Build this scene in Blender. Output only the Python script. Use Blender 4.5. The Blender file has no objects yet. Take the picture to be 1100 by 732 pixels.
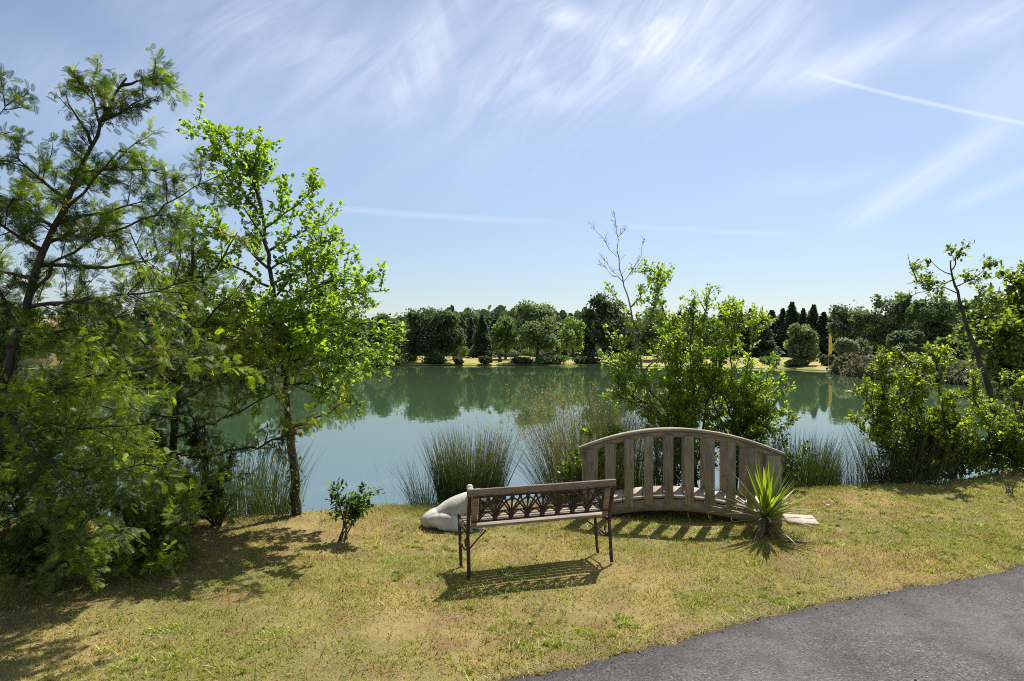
import bpy, bmesh, math, numpy as np
from mathutils import Vector, Matrix
R = math.radians
scn = bpy.context.scene
col = scn.collection

# ------------------------------------------------------------------ camera
H = 1.82; F = 672.0; HOR = 374.0
cd = bpy.data.cameras.new('camera'); cam = bpy.data.objects.new('camera', cd); col.objects.link(cam)
cam.location = (0, 0, H); cam.rotation_euler = (R(90), 0, 0)
cd.sensor_width = 36; cd.lens = F/1100*36; cd.shift_y = (HOR-366)/1100.0
cd.clip_start = 0.05; cd.clip_end = 4000
scn.camera = cam

# ------------------------------------------------------------------ light
SUN_AZ = 28.0; SUN_EL = 55.8
sd = bpy.data.lights.new('sun', 'SUN'); sd.energy = 5.0; sd.angle = R(0.5); sd.color = (1.0, 0.95, 0.87)
so = bpy.data.objects.new('sun', sd); col.objects.link(so)
sv = Vector((math.sin(R(SUN_AZ))*math.cos(R(SUN_EL)), math.cos(R(SUN_AZ))*math.cos(R(SUN_EL)), math.sin(R(SUN_EL))))
so.rotation_euler = sv.to_track_quat('Z', 'Y').to_euler()
so.location = (5, 10, 20)

world = bpy.data.worlds.new('World'); scn.world = world; world.use_nodes = True
wt = world.node_tree; wt.nodes.clear()
def N(nt, t, **kw):
    n = nt.nodes.new(t)
    for k, v in kw.items(): setattr(n, k, v)
    return n
def L(nt, a, b): nt.links.new(a, b)
def M(nt, op, a, b=None, c=None, clamp=False):
    n = nt.nodes.new('ShaderNodeMath'); n.operation = op; n.use_clamp = clamp
    for i, v in enumerate((a, b, c)):
        if v is None: continue
        if isinstance(v, (int, float)): n.inputs[i].default_value = v
        else: nt.links.new(v, n.inputs[i])
    return n.outputs[0]
def MR(nt, v, a, b, c=0.0, d=1.0, mode='SMOOTHSTEP'):
    n = nt.nodes.new('ShaderNodeMapRange'); n.interpolation_type = mode
    nt.links.new(v, n.inputs['Value'])
    for k, x in zip(('From Min', 'From Max', 'To Min', 'To Max'), (a, b, c, d)): n.inputs[k].default_value = x
    return n.outputs[0]
def MIX(nt, f, a, b, mode='MIX'):
    n = nt.nodes.new('ShaderNodeMix'); n.data_type = 'RGBA'; n.blend_type = mode
    if isinstance(f, (int, float)): n.inputs[0].default_value = f
    else: nt.links.new(f, n.inputs[0])
    for i, v in ((6, a), (7, b)):
        if isinstance(v, tuple): n.inputs[i].default_value = (*v[:3], 1)
        else: nt.links.new(v, n.inputs[i])
    return n.outputs[2]

def build_sky():
    nt = wt
    sky = N(nt, 'ShaderNodeTexSky', sky_type='NISHITA', sun_disc=False, sun_elevation=R(SUN_EL), sun_rotation=R(SUN_AZ))
    sky.air_density = 1.0; sky.dust_density = 0.25; sky.ozone_density = 1.8
    tc = N(nt, 'ShaderNodeTexCoord'); sep = N(nt, 'ShaderNodeSeparateXYZ'); L(nt, tc.outputs['Generated'], sep.inputs[0])
    X, Y, Z = sep.outputs
    az = M(nt, 'ARCTAN2', X, Y)
    el = M(nt, 'ARCSINE', Z)
    def noise(scale, sx, sy, rot, detail=6, rough=.6, seed=0, dist=0.0):
        cb = N(nt, 'ShaderNodeCombineXYZ'); L(nt, az, cb.inputs[0]); L(nt, el, cb.inputs[1]); cb.inputs[2].default_value = seed
        mp = N(nt, 'ShaderNodeMapping'); mp.vector_type = 'TEXTURE'; mp.inputs['Rotation'].default_value = (0, 0, R(rot)); mp.inputs['Scale'].default_value = (sx, sy, 1)
        L(nt, cb.outputs[0], mp.inputs[0])
        n = N(nt, 'ShaderNodeTexNoise'); n.inputs['Scale'].default_value = scale; n.inputs['Detail'].default_value = detail
        n.inputs['Roughness'].default_value = rough; n.inputs['Distortion'].default_value = dist
        L(nt, mp.outputs[0], n.inputs['Vector']); return n.outputs['Fac']
    def ang(px, py):
        d = Vector(((px-550)/F, 1, (HOR-py)/F)).normalized()
        return math.atan2(d.x, d.y), math.asin(d.z)
    wob = noise(3.0, 1, 1, 0, 3, .5, 7.0)
    wobs = M(nt, 'MULTIPLY', M(nt, 'SUBTRACT', wob, .5), .06)
    def streak(p0, p1, w, soft, strength, nz=None, taper=True):
        a0, e0 = ang(*p0); a1, e1 = ang(*p1)
        dx, dy = a1-a0, e1-e0; ln = math.hypot(dx, dy); ux, uy = dx/ln, dy/ln
        rx = M(nt, 'SUBTRACT', az, a0); ry = M(nt, 'SUBTRACT', el, e0)
        t = M(nt, 'DIVIDE', M(nt, 'ADD', M(nt, 'MULTIPLY', rx, ux), M(nt, 'MULTIPLY', ry, uy)), ln)
        q = M(nt, 'ABSOLUTE', M(nt, 'ADD', M(nt, 'SUBTRACT', M(nt, 'MULTIPLY', ry, ux), M(nt, 'MULTIPLY', rx, uy)), M(nt, 'MULTIPLY', wobs, soft)))
        m = MR(nt, q, 0.0, w, 1.0, 0.0)
        m = M(nt, 'MULTIPLY', m, M(nt, 'MULTIPLY', MR(nt, t, -.12, .2), MR(nt, t, .75, 1.15, 1, 0)))
        m = M(nt, 'MULTIPLY', m, strength)
        if nz is not None: m = M(nt, 'MULTIPLY', m, nz)
        return m
    fib1 = MR(nt, noise(9, 2.2, .55, 36, 9, .66, 1.0, 1.6), .28, .78)
    fib2 = MR(nt, noise(6, 2.6, .4, -68, 7, .6, 2.0, .6), .35, .75)
    fib3 = MR(nt, noise(9, 2.2, .5, 22, 8, .65, 5.0, .3), .3, .75)
    big = MR(nt, noise(1.9, 1.5, .8, 20, 3, .5, 3.0), .35, .7)
    veil = M(nt, 'MULTIPLY', M(nt, 'MULTIPLY', MR(nt, el, .17, .5), big), M(nt, 'ADD', M(nt, 'MULTIPLY', fib1, .35), .25))
    parts = [veil,
        streak((870, -10), (690, 80), .12, .8, .40, M(nt, 'ADD', M(nt, 'MULTIPLY', fib1, .8), .2)),
        streak((760, 20), (500, 110), .10, 1, .32, fib1),
        streak((540, -15), (700, 50), .03, .6, .6, fib3),
        streak((1120, -10), (830, 90), .05, .6, .65, M(nt, 'ADD', M(nt, 'MULTIPLY', fib3, .8), .2)),
        streak((830, 78), (560, 110), .03, .7, .25, fib3),
        streak((520, -60), (410, 135), .06, .8, .45, M(nt, 'ADD', M(nt, 'MULTIPLY', fib2, .8), .2)),
        streak((600, 20), (575, 110), .05, .8, .2, fib2),
        streak((1075, 140), (905, 243), .03, .45, .55, M(nt, 'ADD', M(nt, 'MULTIPLY', fib1, .6), .4)),
        streak((1150, 170), (1020, 225), .016, .5, .22),
        streak((975, 180), (800, 205), .03, .5, .18, fib3),
        streak((1120, 60), (1040, 130), .09, .5, .30, big),
        streak((880, 82), (1130, 138), .0042, .12, .50, M(nt, 'ADD', M(nt, 'MULTIPLY', fib3, .4), .6)),
        streak((330, 221), (590, 238), .0075, .05, .19),
        streak((660, 242), (850, 251), .0065, .05, .15),
        streak((0, 60), (300, 190), .07, 1, .14, fib1),
        streak((100, -20), (420, 60), .10, 1, .14, fib1)]
    c = parts[0]
    for p in parts[1:]: c = M(nt, 'ADD', c, p)
    c = M(nt, 'MINIMUM', M(nt, 'MULTIPLY', c, .82), .85)
    # slightly violet blue of this camera's white balance
    tint = MIX(nt, 1.0, sky.outputs[0], (1.01, 1.01, 1.02), 'MULTIPLY')
    hsv = N(nt, 'ShaderNodeHueSaturation'); hsv.inputs['Saturation'].default_value = .86; hsv.inputs['Value'].default_value = 1.06
    L(nt, tint, hsv.inputs['Color'])
    hz = MIX(nt, MR(nt, el, 0.0, .32, .78, 1.0, 'SMOOTHSTEP'), (0, 0, 0), hsv.outputs[0]); m = MIX(nt, c, hz, (8.6, 9.0, 10.0))
    bg = N(nt, 'ShaderNodeBackground'); bg.inputs['Strength'].default_value = 0.080
    L(nt, m, bg.inputs['Color'])
    out = N(nt, 'ShaderNodeOutputWorld'); L(nt, bg.outputs[0], out.inputs[0])
build_sky()
scn.view_settings.view_transform = 'Standard'; scn.view_settings.look = 'None'
scn.view_settings.exposure = 0.6; scn.view_settings.gamma = 1.0; scn.view_settings.use_curve_mapping = False
scn.render.engine = 'CYCLES'
scn.cycles.max_bounces = 8; scn.cycles.transmission_bounces = 6; scn.cycles.transparent_max_bounces = 8
scn.cycles.use_denoising = False; scn.cycles.filter_width = 1.0; scn.cycles.caustics_reflective = False; scn.cycles.caustics_refractive = False
scn.cycles.sample_clamp_indirect = 6

# ------------------------------------------------------------------ helpers
def G(px, py, z=0.0):
    Y = (H-z)*F/(py-HOR); return np.array([(px-550)/F*Y, Y, z])
def P3(px, py, Y): return np.array([(px-550)/F*Y, Y, H-(py-HOR)/F*Y])
def nrm(v): return v/np.maximum(np.linalg.norm(v, axis=-1, keepdims=True), 1e-9)

class Geo:
    def __init__(s): s.V = []; s.F = []; s.C = []; s.n = 0
    def add(s, V, Fc, C):
        V = np.asarray(V, float).reshape(-1, 3); C = np.asarray(C, float)
        if C.ndim == 1: C = np.tile(C, (len(V), 1))
        for f in Fc: s.F.append(np.asarray(f, np.int64)+s.n)
        s.V.append(V); s.C.append(C); s.n += len(V)
    def inst(s, tv, tf, P, X, Y, Z, S, C, cv=None):
        """copies of a small template; tf: list of (m,k) arrays"""
        n, k = len(P), len(tv)
        S = np.broadcast_to(np.asarray(S, float).reshape(-1, 1) if np.ndim(S) == 1 else S, (n, 1)) if not np.isscalar(S) else np.full((n, 1), S)
        V = P[:, None, :] + S[:, None, :]*(tv[None, :, 0:1]*X[:, None, :] + tv[None, :, 1:2]*Y[:, None, :] + tv[None, :, 2:3]*Z[:, None, :])
        off = (np.arange(n)*k)[:, None, None]
        C = np.broadcast_to(C, (n, 3))[:, None, :].repeat(k, 1)
        if cv is not None: C = C*cv[None, :, None]
        s.add(V.reshape(-1, 3), [(np.asarray(f)[None]+off).reshape(-1, np.asarray(f).shape[1]) for f in tf], C.reshape(-1, 3))
    def mesh(s, name, mat, origin=(0, 0, 0), smooth=False):
        me = bpy.data.meshes.new(name)
        V = np.concatenate(s.V) - np.asarray(origin, float); C = np.concatenate(s.C)
        me.vertices.add(len(V)); me.vertices.foreach_set('co', V.astype(np.float32).ravel())
        tot = np.concatenate([np.full(len(f), f.shape[1]) for f in s.F]); idx = np.concatenate([f.ravel() for f in s.F])
        me.loops.add(len(idx)); me.loops.foreach_set('vertex_index', idx.astype(np.int32))
        me.polygons.add(len(tot)); st = np.concatenate([[0], np.cumsum(tot)[:-1]])
        me.polygons.foreach_set('loop_start', st.astype(np.int32)); me.polygons.foreach_set('loop_total', tot.astype(np.int32))
        a = me.color_attributes.new('Col', 'FLOAT_COLOR', 'POINT')
        a.data.foreach_set('color', np.concatenate([C, np.ones((len(C), 1))], 1).astype(np.float32).ravel())
        me.update(calc_edges=True); me.materials.append(mat)
        if smooth: me.polygons.foreach_set('use_smooth', np.ones(len(tot), bool))
        return me
    def build(s, name, mat, parent=None, origin=(0, 0, 0), smooth=False):
        o = bpy.data.objects.new(name, s.mesh(name, mat, origin, smooth)); col.objects.link(o)
        if parent is not None: o.parent = parent
        return o

def tag(o, label=None, cat=None, group=None, kind=None):
    if label: o['label'] = label
    if cat: o['category'] = cat
    if group: o['group'] = group
    if kind: o['kind'] = kind
    return o
def empty(name, loc, label, cat, group=None, rz=0.0):
    o = bpy.data.objects.new(name, None); col.objects.link(o); o.location = tuple(loc); o.rotation_euler = (0, 0, rz)
    o.empty_display_size = .2
    return tag(o, label, cat, group)

def tube(g, pts, rad, sides=6, c=(.1, .08, .06), cap=True):
    pts = np.asarray(pts, float); n = len(pts); rad = np.broadcast_to(rad, (n,))
    T = nrm(np.gradient(pts, axis=0)) if n > 1 else None
    ref = np.array([0.13, 0.2, 1.0]) if abs(T[0][2]) < .9 else np.array([1.0, .1, 0.05])
    A = nrm(np.cross(T, ref)); B = np.cross(T, A)
    th = np.linspace(0, 2*math.pi, sides, endpoint=False)
    V = pts[:, None, :] + rad[:, None, None]*(np.cos(th)[None, :, None]*A[:, None, :] + np.sin(th)[None, :, None]*B[:, None, :])
    i = np.arange(n-1)[:, None]*sides; j = np.arange(sides)[None, :]; j2 = (j+1) % sides
    fs = [np.stack([i+j, i+j2, i+sides+j2, i+sides+j], -1).reshape(-1, 4)]
    if cap:
        fs.append(np.arange(sides)[::-1].reshape(1, -1)); fs.append((np.arange(sides)+(n-1)*sides).reshape(1, -1))
    g.add(V.reshape(-1, 3), fs, c)

def smooth_path(pts, n=None, jit=0.0, rng=None):
    pts = np.asarray(pts, float)
    d = np.concatenate([[0], np.cumsum(np.linalg.norm(np.diff(pts, axis=0), axis=1))])
    n = n or max(5, int(d[-1]/.12))
    t = np.linspace(0, d[-1], n); out = np.stack([np.interp(t, d, pts[:, k]) for k in range(3)], 1)
    for _ in range(2):
        m = out.copy(); m[1:-1] = (out[:-2]+2*out[1:-1]+out[2:])/4; out = m
    if jit and rng is not None: out[1:-1] += rng.normal(0, jit, (n-2, 3))
    return out

def twigs(paths, rng, per_m, length, ang=(35, 75), up=0.15, t0=.15, t1=1.0, seg=5, taper=.5, flat=0.0, droop=0.0):
    """side shoots along each path; returns list of (n,3) polylines"""
    out = []
    for p in paths:
        d = np.concatenate([[0], np.cumsum(np.linalg.norm(np.diff(p, axis=0), axis=1))]); Lp = d[-1]
        k = rng.poisson(per_m*Lp*(t1-t0))
        if k == 0 and per_m*Lp > .4: k = 1
        for t in rng.uniform(t0, t1, k):
            s = t*Lp; pos = np.array([np.interp(s, d, p[:, q]) for q in range(3)])
            i = min(np.searchsorted(d, s), len(p)-1); i = max(i, 1); T = nrm(p[i]-p[i-1])
            r = rng.normal(size=3); r[2] *= (1-flat); side = nrm(r - T*np.dot(r, T))
            a = R(rng.uniform(*ang)); D = nrm(T*math.cos(a)+side*math.sin(a)+np.array([0, 0, up]))
            l = rng.uniform(*length)*(1-taper*t)
            q = [pos]; step = l/(seg-1)
            for _ in range(seg-1):
                D = nrm(D+rng.normal(0, .12, 3)+np.array([0, 0, up*.3-droop])); q.append(q[-1]+D*step)
            out.append(np.array(q))
    return out

def sites(paths, rng, spacing, t0=0.0, end=True):
    P, D = [], []
    for p in paths:
        d = np.concatenate([[0], np.cumsum(np.linalg.norm(np.diff(p, axis=0), axis=1))]); Lp = d[-1]
        s = np.arange(t0*Lp+spacing*rng.random(), Lp, spacing)
        if end: s = np.append(s, Lp)
        i = np.clip(np.searchsorted(d, s), 1, len(p)-1)
        P.append(np.stack([np.interp(s, d, p[:, q]) for q in range(3)], 1)); D.append(nrm(p[i]-p[i-1]))
    return np.concatenate(P), np.concatenate(D)

# leaf templates: x along the leaf, y sideways, z up
LEAF_V = np.array([(0, 0, 0), (1, 0, -.06), (.3, .3, .06), (.72, .27, .05), (.3, -.3, .06), (.72, -.27, .05)])
LEAF_F = [np.array([(0, 4, 5, 1), (0, 1, 3, 2)])]
LEAFN_V = LEAF_V*np.array([1, .55, 1])
def frond_template(pairs=10, wid=.36):
    V, Fc = [], []
    def strip(a, b, w, up=0.0):
        k = len(V); a = np.array(a); b = np.array(b); d = nrm(b-a); s = np.array([-d[1], d[0], 0])*w
        m = (a*.72+b*.28); V.extend([a, m+s+np.array([0, 0, up]), b, m-s+np.array([0, 0, up])]); Fc.append((k, k+3, k+2, k+1))
    strip((0, 0, 0), (1, 0, -.12), .012)
    for i in range(pairs):
        t = .12+.84*i/(pairs-1); l = wid*math.sin(math.pi*(.25+.62*t))*(1.05 if i < pairs-1 else .8)
        z0 = -.12*t*t
        for sgn in (-1, 1):
            strip((t, 0, z0), (t+l*.62, sgn*l*.9, z0-.06), .032, .015)
    return np.array(V), [np.array(Fc)]
FR_V, FR_F = frond_template()

def put_leaves(g, P, D, rng, size, c0, c1, per=3, up=.7, spread=.9, tv=LEAF_V, tf=LEAF_F, drop=0.0, jit=.02, bright=None, horiz=.8):
    n = len(P)*per
    P = np.repeat(P, per, 0)+rng.normal(0, jit, (n, 3)); D = np.repeat(D, per, 0)
    r = rng.normal(size=(n, 3)); X = nrm(D*.5+r*spread+np.array([0, 0, up*.5-drop]))
    Nn = nrm(rng.normal(size=(n, 3))*(1-horiz)+np.array([0, 0, 1.0]))
    Y = nrm(np.cross(Nn, X)); Z = np.cross(X, Y)
    S = rng.uniform(*size, (n, 1))
    t = rng.random((n, 1))**1.2
    C = np.asarray(c0)*(1-t)+np.asarray(c1)*t
    C = C*rng.uniform(.7, 1.25, (n, 1))
    g.inst(tv, tf, P, X, Y, Z, S, C)

def blades(g, P, rng, length, width, c0, c1, lean=.25, bend=.3, seg=4, tipc=None, dirs=None):
    n = len(P); l = rng.uniform(*length, n)[:, None]
    if dirs is None:
        a = rng.uniform(0, 2*math.pi, n); D = np.stack([np.cos(a), np.sin(a), 0*a], 1)
    else: D = dirs
    ln = np.abs(rng.normal(lean, lean*.5, (n, 1))); bd = np.abs(rng.normal(bend, bend*.6, (n, 1)))
    sa = rng.uniform(0, 2*math.pi, n); W = np.stack([np.cos(sa), np.sin(sa), 0*sa], 1)*rng.uniform(*width, n)[:, None]*.5
    V = np.zeros((n, 2*seg+1, 3))
    for i in range(seg):
        t = i/seg; c = P+D*l*(ln*t+bd*t*t)+np.array([0, 0, 1.0])*l*t*(1-.35*bd*t)
        w = (1-t*.8)
        V[:, 2*i] = c-W*w; V[:, 2*i+1] = c+W*w
    t = 1.0; V[:, 2*seg] = P+D*l*(ln+bd)+np.array([0, 0, 1.0])*l*(1-.35*bd)
    fq = np.array([(2*i, 2*i+1, 2*i+3, 2*i+2) for i in range(seg-1)]).reshape(-1, 4); ft = np.array([(2*seg-2, 2*seg-1, 2*seg)])
    off = (np.arange(n)*(2*seg+1))[:, None, None]
    r = rng.random((n, 1, 1)); C = (np.asarray(c0)*(1-r)+np.asarray(c1)*r)*rng.uniform(.7, 1.2, (n, 1, 1))
    C = np.broadcast_to(C, (n, 2*seg+1, 3)).copy()
    if tipc is not None: C[:, -3:] = C[:, -3:]*.3+np.asarray(tipc)*.7
    fs = [(ft[None]+off).reshape(-1, 3)]
    if seg > 1: fs.append((fq[None]+off).reshape(-1, 4))
    g.add(V.reshape(-1, 3), fs, C.reshape(-1, 3))
    return V[:, 2*seg]

def boxv(g, c, s, ax=None, c_=(.3, .3, .3), bev=0.0):
    """box with centre c, full size s, axes rows of ax (with small chamfer on long edges)"""
    ax = np.eye(3) if ax is None else np.asarray(ax, float); s = np.asarray(s, float)/2
    if bev <= 0:
        sg = np.array([(x, y, z) for z in (-1, 1) for (x, y) in ((-1, -1), (1, -1), (1, 1), (-1, 1))], float)
        V = np.asarray(c)+(sg*s)@ax
        g.add(V, [np.array([(0, 3, 2, 1), (4, 5, 6, 7), (0, 1, 5, 4), (1, 2, 6, 5), (2, 3, 7, 6), (3, 0, 4, 7)])], c_); return
    # octagonal section across the two smallest axes, extruded along the longest
    k = int(np.argmax(s)); u, v = [i for i in range(3) if i != k]
    b = min(bev, s[u]*.45, s[v]*.45); a1, a2 = s[u], s[v]
    ring = [(-a1+b, -a2), (a1-b, -a2), (a1, -a2+b), (a1, a2-b), (a1-b, a2), (-a1+b, a2), (-a1, a2-b), (-a1, -a2+b)]
    pts = []
    for e, sh in ((-1, b*.8), (-1+1e-9, 0), (1-1e-9, 0), (1, b*.8)):
        L_ = (s[k] if abs(e) == 1 else s[k]-b)*np.sign(e)
        for (p, q) in ring:
            w = np.zeros(3); w[k] = L_; w[u] = p-np.sign(p)*sh; w[v] = q-np.sign(q)*sh; pts.append(w)
    V = np.asarray(c)+np.array(pts)@ax
    fs = []
    for r_ in range(3):
        for j in range(8): fs.append((r_*8+j, r_*8+(j+1) % 8, (r_+1)*8+(j+1) % 8, (r_+1)*8+j))
    g.add(V, [np.array(fs), np.array([list(range(7, -1, -1)), list(range(24, 32))])], c_)

def vnoise(x, y, s, seed=0):
    x = np.asarray(x)*s; y = np.asarray(y)*s; xi = np.floor(x).astype(np.int64); yi = np.floor(y).astype(np.int64); fx = x-xi; fy = y-yi
    def h(a, b):
        n = (a*374761393+b*668265263+seed*974634777) & 0xffffffff; n = ((n ^ (n >> 13))*1274126177) & 0xffffffff
        return ((n ^ (n >> 16)) & 0xffff)/65535.0
    fx = fx*fx*(3-2*fx); fy = fy*fy*(3-2*fy)
    return (h(xi, yi)*(1-fx)+h(xi+1, yi)*fx)*(1-fy)+(h(xi, yi+1)*(1-fx)+h(xi+1, yi+1)*fx)*fy

# ------------------------------------------------------------------ materials
def mat(name):
    m = bpy.data.materials.new(name); m.use_nodes = True; nt = m.node_tree; nt.nodes.clear()
    return m, nt, N(nt, 'ShaderNodeOutputMaterial')
def pos(nt): return N(nt, 'ShaderNodeNewGeometry').outputs['Position']
def objc(nt): return N(nt, 'ShaderNodeTexCoord').outputs['Object']
def nz(nt, vec, scale, detail=4, rough=.55, dist=0.0, sc=None):
    if sc is not None:
        mp = N(nt, 'ShaderNodeMapping'); mp.inputs['Scale'].default_value = sc; L(nt, vec, mp.inputs[0]); vec = mp.outputs[0]
    n = N(nt, 'ShaderNodeTexNoise'); n.inputs['Scale'].default_value = scale; n.inputs['Detail'].default_value = detail
    n.inputs['Roughness'].default_value = rough; n.inputs['Distortion'].default_value = dist; L(nt, vec, n.inputs['Vector']); return n.outputs['Fac']
def colattr(nt):
    a = N(nt, 'ShaderNodeVertexColor'); a.layer_name = 'Col'; return a.outputs[0]
def princ(nt, color, rough=.6, bump=None, bstr=.3, bdist=.01, spec=.5, metal=0.0):
    p = N(nt, 'ShaderNodeBsdfPrincipled')
    if isinstance(color, tuple): p.inputs['Base Color'].default_value = (*color[:3], 1)
    else: L(nt, color, p.inputs['Base Color'])
    if isinstance(rough, (int, float)): p.inputs['Roughness'].default_value = rough
    else: L(nt, rough, p.inputs['Roughness'])
    p.inputs['Specular IOR Level'].default_value = spec; p.inputs['Metallic'].default_value = metal
    if bump is not None:
        b = N(nt, 'ShaderNodeBump'); b.inputs['Strength'].default_value = bstr; b.inputs['Distance'].default_value = bdist
        L(nt, bump, b.inputs['Height']); L(nt, b.outputs[0], p.inputs['Normal'])
    return p
def foliage(name, trans=.45, tcol=(1.25, 1.35, .35), rough=.5, spec=.35, k=1.0):
    m, nt, out = mat(name); c = colattr(nt)
    if k != 1.0: c = MIX(nt, 1.0, c, (k, k, k), 'MULTIPLY')
    p = princ(nt, c, rough, spec=spec)
    t = N(nt, 'ShaderNodeBsdfTranslucent'); L(nt, MIX(nt, 1.0, c, tcol, 'MULTIPLY'), t.inputs[0])
    mx = N(nt, 'ShaderNodeMixShader'); mx.inputs[0].default_value = trans
    L(nt, p.outputs[0], mx.inputs[1]); L(nt, t.outputs[0], mx.inputs[2]); L(nt, mx.outputs[0], out.inputs[0]); return m
M_leaf = foliage('leaf_light', .55, (1.9, 1.9, .5), .4)
M_frond = foliage('frond', .40, (1.7, 1.9, .5), .5)
M_far = foliage('far_foliage', .42, (1.5, 1.6, .85), .7, .25)
M_reed = foliage('reed', .2, (1.5, 1.6, .6), .5)
M_yucca = foliage('yucca_leaf', .35, (2.1, 2.1, .5), .4)
def bark_mat(name, c1=(.075, .06, .045), c2=(.16, .14, .11)):
    m, nt, out = mat(name); o = objc(nt); n = nz(nt, o, 14, 5, .65, sc=(1, 1, .3)); n2 = nz(nt, o, 60, 4, .6, sc=(1, 1, .4))
    c = MIX(nt, MR(nt, n, .35, .7), c1, c2)
    p = princ(nt, c, .9, M(nt, 'ADD', n, n2), .7, .01, .2); L(nt, p.outputs[0], out.inputs[0]); return m
M_bark = bark_mat('bark'); M_barkd = bark_mat('bark_dark', (.04, .034, .028), (.10, .085, .07)); M_twig = bark_mat('twig_grey', (.16, .13, .11), (.26, .22, .19))

def lawn_colour(nt, vec):
    """green / straw / bare patches, shared by the soil and the blades"""
    a = nz(nt, vec, .75, 3, .55); b = nz(nt, vec, 3.2, 4, .6); c = nz(nt, vec, 16, 3, .6); d = nz(nt, vec, .42, 2, .5)
    g = MR(nt, M(nt, 'ADD', M(nt, 'MULTIPLY', a, .62), M(nt, 'ADD', M(nt, 'MULTIPLY', b, .45), M(nt, 'MULTIPLY', c, .3))), .55, .80)
    bare = MR(nt, M(nt, 'ADD', M(nt, 'MULTIPLY', d, .35), M(nt, 'MULTIPLY', b, .65)), .47, .60)
    return g, bare, b, c
def ground_mat():
    m, nt, out = mat('ground'); v = pos(nt)
    g, bare, b, c = lawn_colour(nt, v)
    f = nz(nt, v, 90, 3, .7)
    straw = MIX(nt, f, (.18, .125, .048), (.46, .35, .15)); soil = MIX(nt, c, (.20, .115, .06), (.33, .22, .12)); green = MIX(nt, f, (.06, .075, .02), (.20, .22, .06))
    col_ = MIX(nt, M(nt, 'MULTIPLY', g, .75), straw, green); col_ = MIX(nt, M(nt, 'MULTIPLY', bare, .7), col_, soil)
    # far bank: dry meadow
    sp = N(nt, 'ShaderNodeSeparateXYZ'); L(nt, v, sp.inputs[0])
    fn = nz(nt, v, .25, 4, .6); mead = MIX(nt, MR(nt, fn, .40, .6), (.42, .33, .13), (.22, .24, .06)); mead = MIX(nt, MR(nt, sp.outputs[2], -.37, -.33, 1, 0), mead, (.05, .055, .025))
    col_ = MIX(nt, MR(nt, sp.outputs[1], 20, 30), col_, mead)
    # bank and bed below the turf
    col_ = MIX(nt, M(nt, 'MULTIPLY', MR(nt, sp.outputs[2], -.22, -.06, 1, 0), MR(nt, sp.outputs[1], 14, 20, 1, 0)), col_, MIX(nt, c, (.05, .04, .025), (.14, .10, .06)))
    p = princ(nt, col_, .95, M(nt, 'ADD', M(nt, 'MULTIPLY', c, 1.0), f), .8, .02, .1); L(nt, p.outputs[0], out.inputs[0]); return m
def grass_mat():
    m, nt, out = mat('grass'); v = pos(nt); g, bare, b, c = lawn_colour(nt, v); at = colattr(nt)
    sp = N(nt, 'ShaderNodeSeparateColor'); L(nt, at, sp.inputs[0]); r1, r2, r3 = sp.outputs
    straw = MIX(nt, r2, (.29, .21, .075), (.74, .60, .25)); green = MIX(nt, r2, (.15, .18, .02), (.46, .49, .065))
    f = MR(nt, M(nt, 'ADD', M(nt, 'MULTIPLY', g, .9), M(nt, 'SUBTRACT', r1, .42)), .10, .45)
    c_ = MIX(nt, f, straw, green); c_ = MIX(nt, M(nt, 'MULTIPLY', bare, .45), c_, MIX(nt, r2, (.16, .088, .042), (.48, .31, .16)))
    p = princ(nt, c_, .6, spec=.25); t = N(nt, 'ShaderNodeBsdfTranslucent'); L(nt, MIX(nt, 1.0, c_, (1.2, 1.15, .6), 'MULTIPLY'), t.inputs[0])
    mx = N(nt, 'ShaderNodeMixShader'); mx.inputs[0].default_value = .35; L(nt, p.outputs[0], mx.inputs[1]); L(nt, t.outputs[0], mx.inputs[2]); L(nt, mx.outputs[0], out.inputs[0]); return m
def asphalt_mat():
    m, nt, out = mat('asphalt'); v = pos(nt)
    vo = N(nt, 'ShaderNodeTexVoronoi'); vo.inputs['Scale'].default_value = 95; L(nt, v, vo.inputs['Vector'])
    f = nz(nt, v, 160, 3, .7); b = nz(nt, v, 1.1, 4, .6); s = nz(nt, v, 9, 4, .6)
    st = N(nt, 'ShaderNodeSeparateColor'); L(nt, vo.outputs['Color'], st.inputs[0])
    base = MIX(nt, MR(nt, st.outputs[0], .0, 1.0, mode='LINEAR'), (.060, .053, .052), (.20, .177, .17))
    base = MIX(nt, MR(nt, st.outputs[1], .90, .97), base, (.27, .25, .24))
    base = MIX(nt, MR(nt, f, .35, .62, .45, 0), base, (.03, .028, .03))
    base = MIX(nt, MR(nt, b, .4, .68, 0, .5), base, (.15, .132, .130)); base = MIX(nt, MR(nt, s, .55, .75, 0, .3), base, (.06, .052, .052))
    base = MIX(nt, 1.0, base, colattr(nt), 'MULTIPLY'); mtt = nz(nt, v, 3.5, 5, .7); base = MIX(nt, MR(nt, mtt, .42, .7, 0, .5), base, (.045, .04, .042))
    p = princ(nt, base, .85, M(nt, 'SUBTRACT', f, M(nt, 'MULTIPLY', vo.outputs['Distance'], 1.2)), .9, .006, .3); L(nt, p.outputs[0], out.inputs[0]); return m
def water_mat():
    m, nt, out = mat('water'); v = pos(nt)
    n1 = nz(nt, v, 2.2, 3, .5, sc=(1, .6, 1)); n2 = nz(nt, v, .35, 2, .5); n3 = nz(nt, v, 9, 2, .5)
    b1 = M(nt, 'ADD', M(nt, 'MULTIPLY', n1, 1.0), M(nt, 'ADD', M(nt, 'MULTIPLY', n2, .8), M(nt, 'MULTIPLY', n3, .12)))
    p = princ(nt, (.048, .086, .040), .012, b1, .05, .035, .5); p.inputs['IOR'].default_value = 5.5
    L(nt, p.outputs[0], out.inputs[0]); return m
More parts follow.
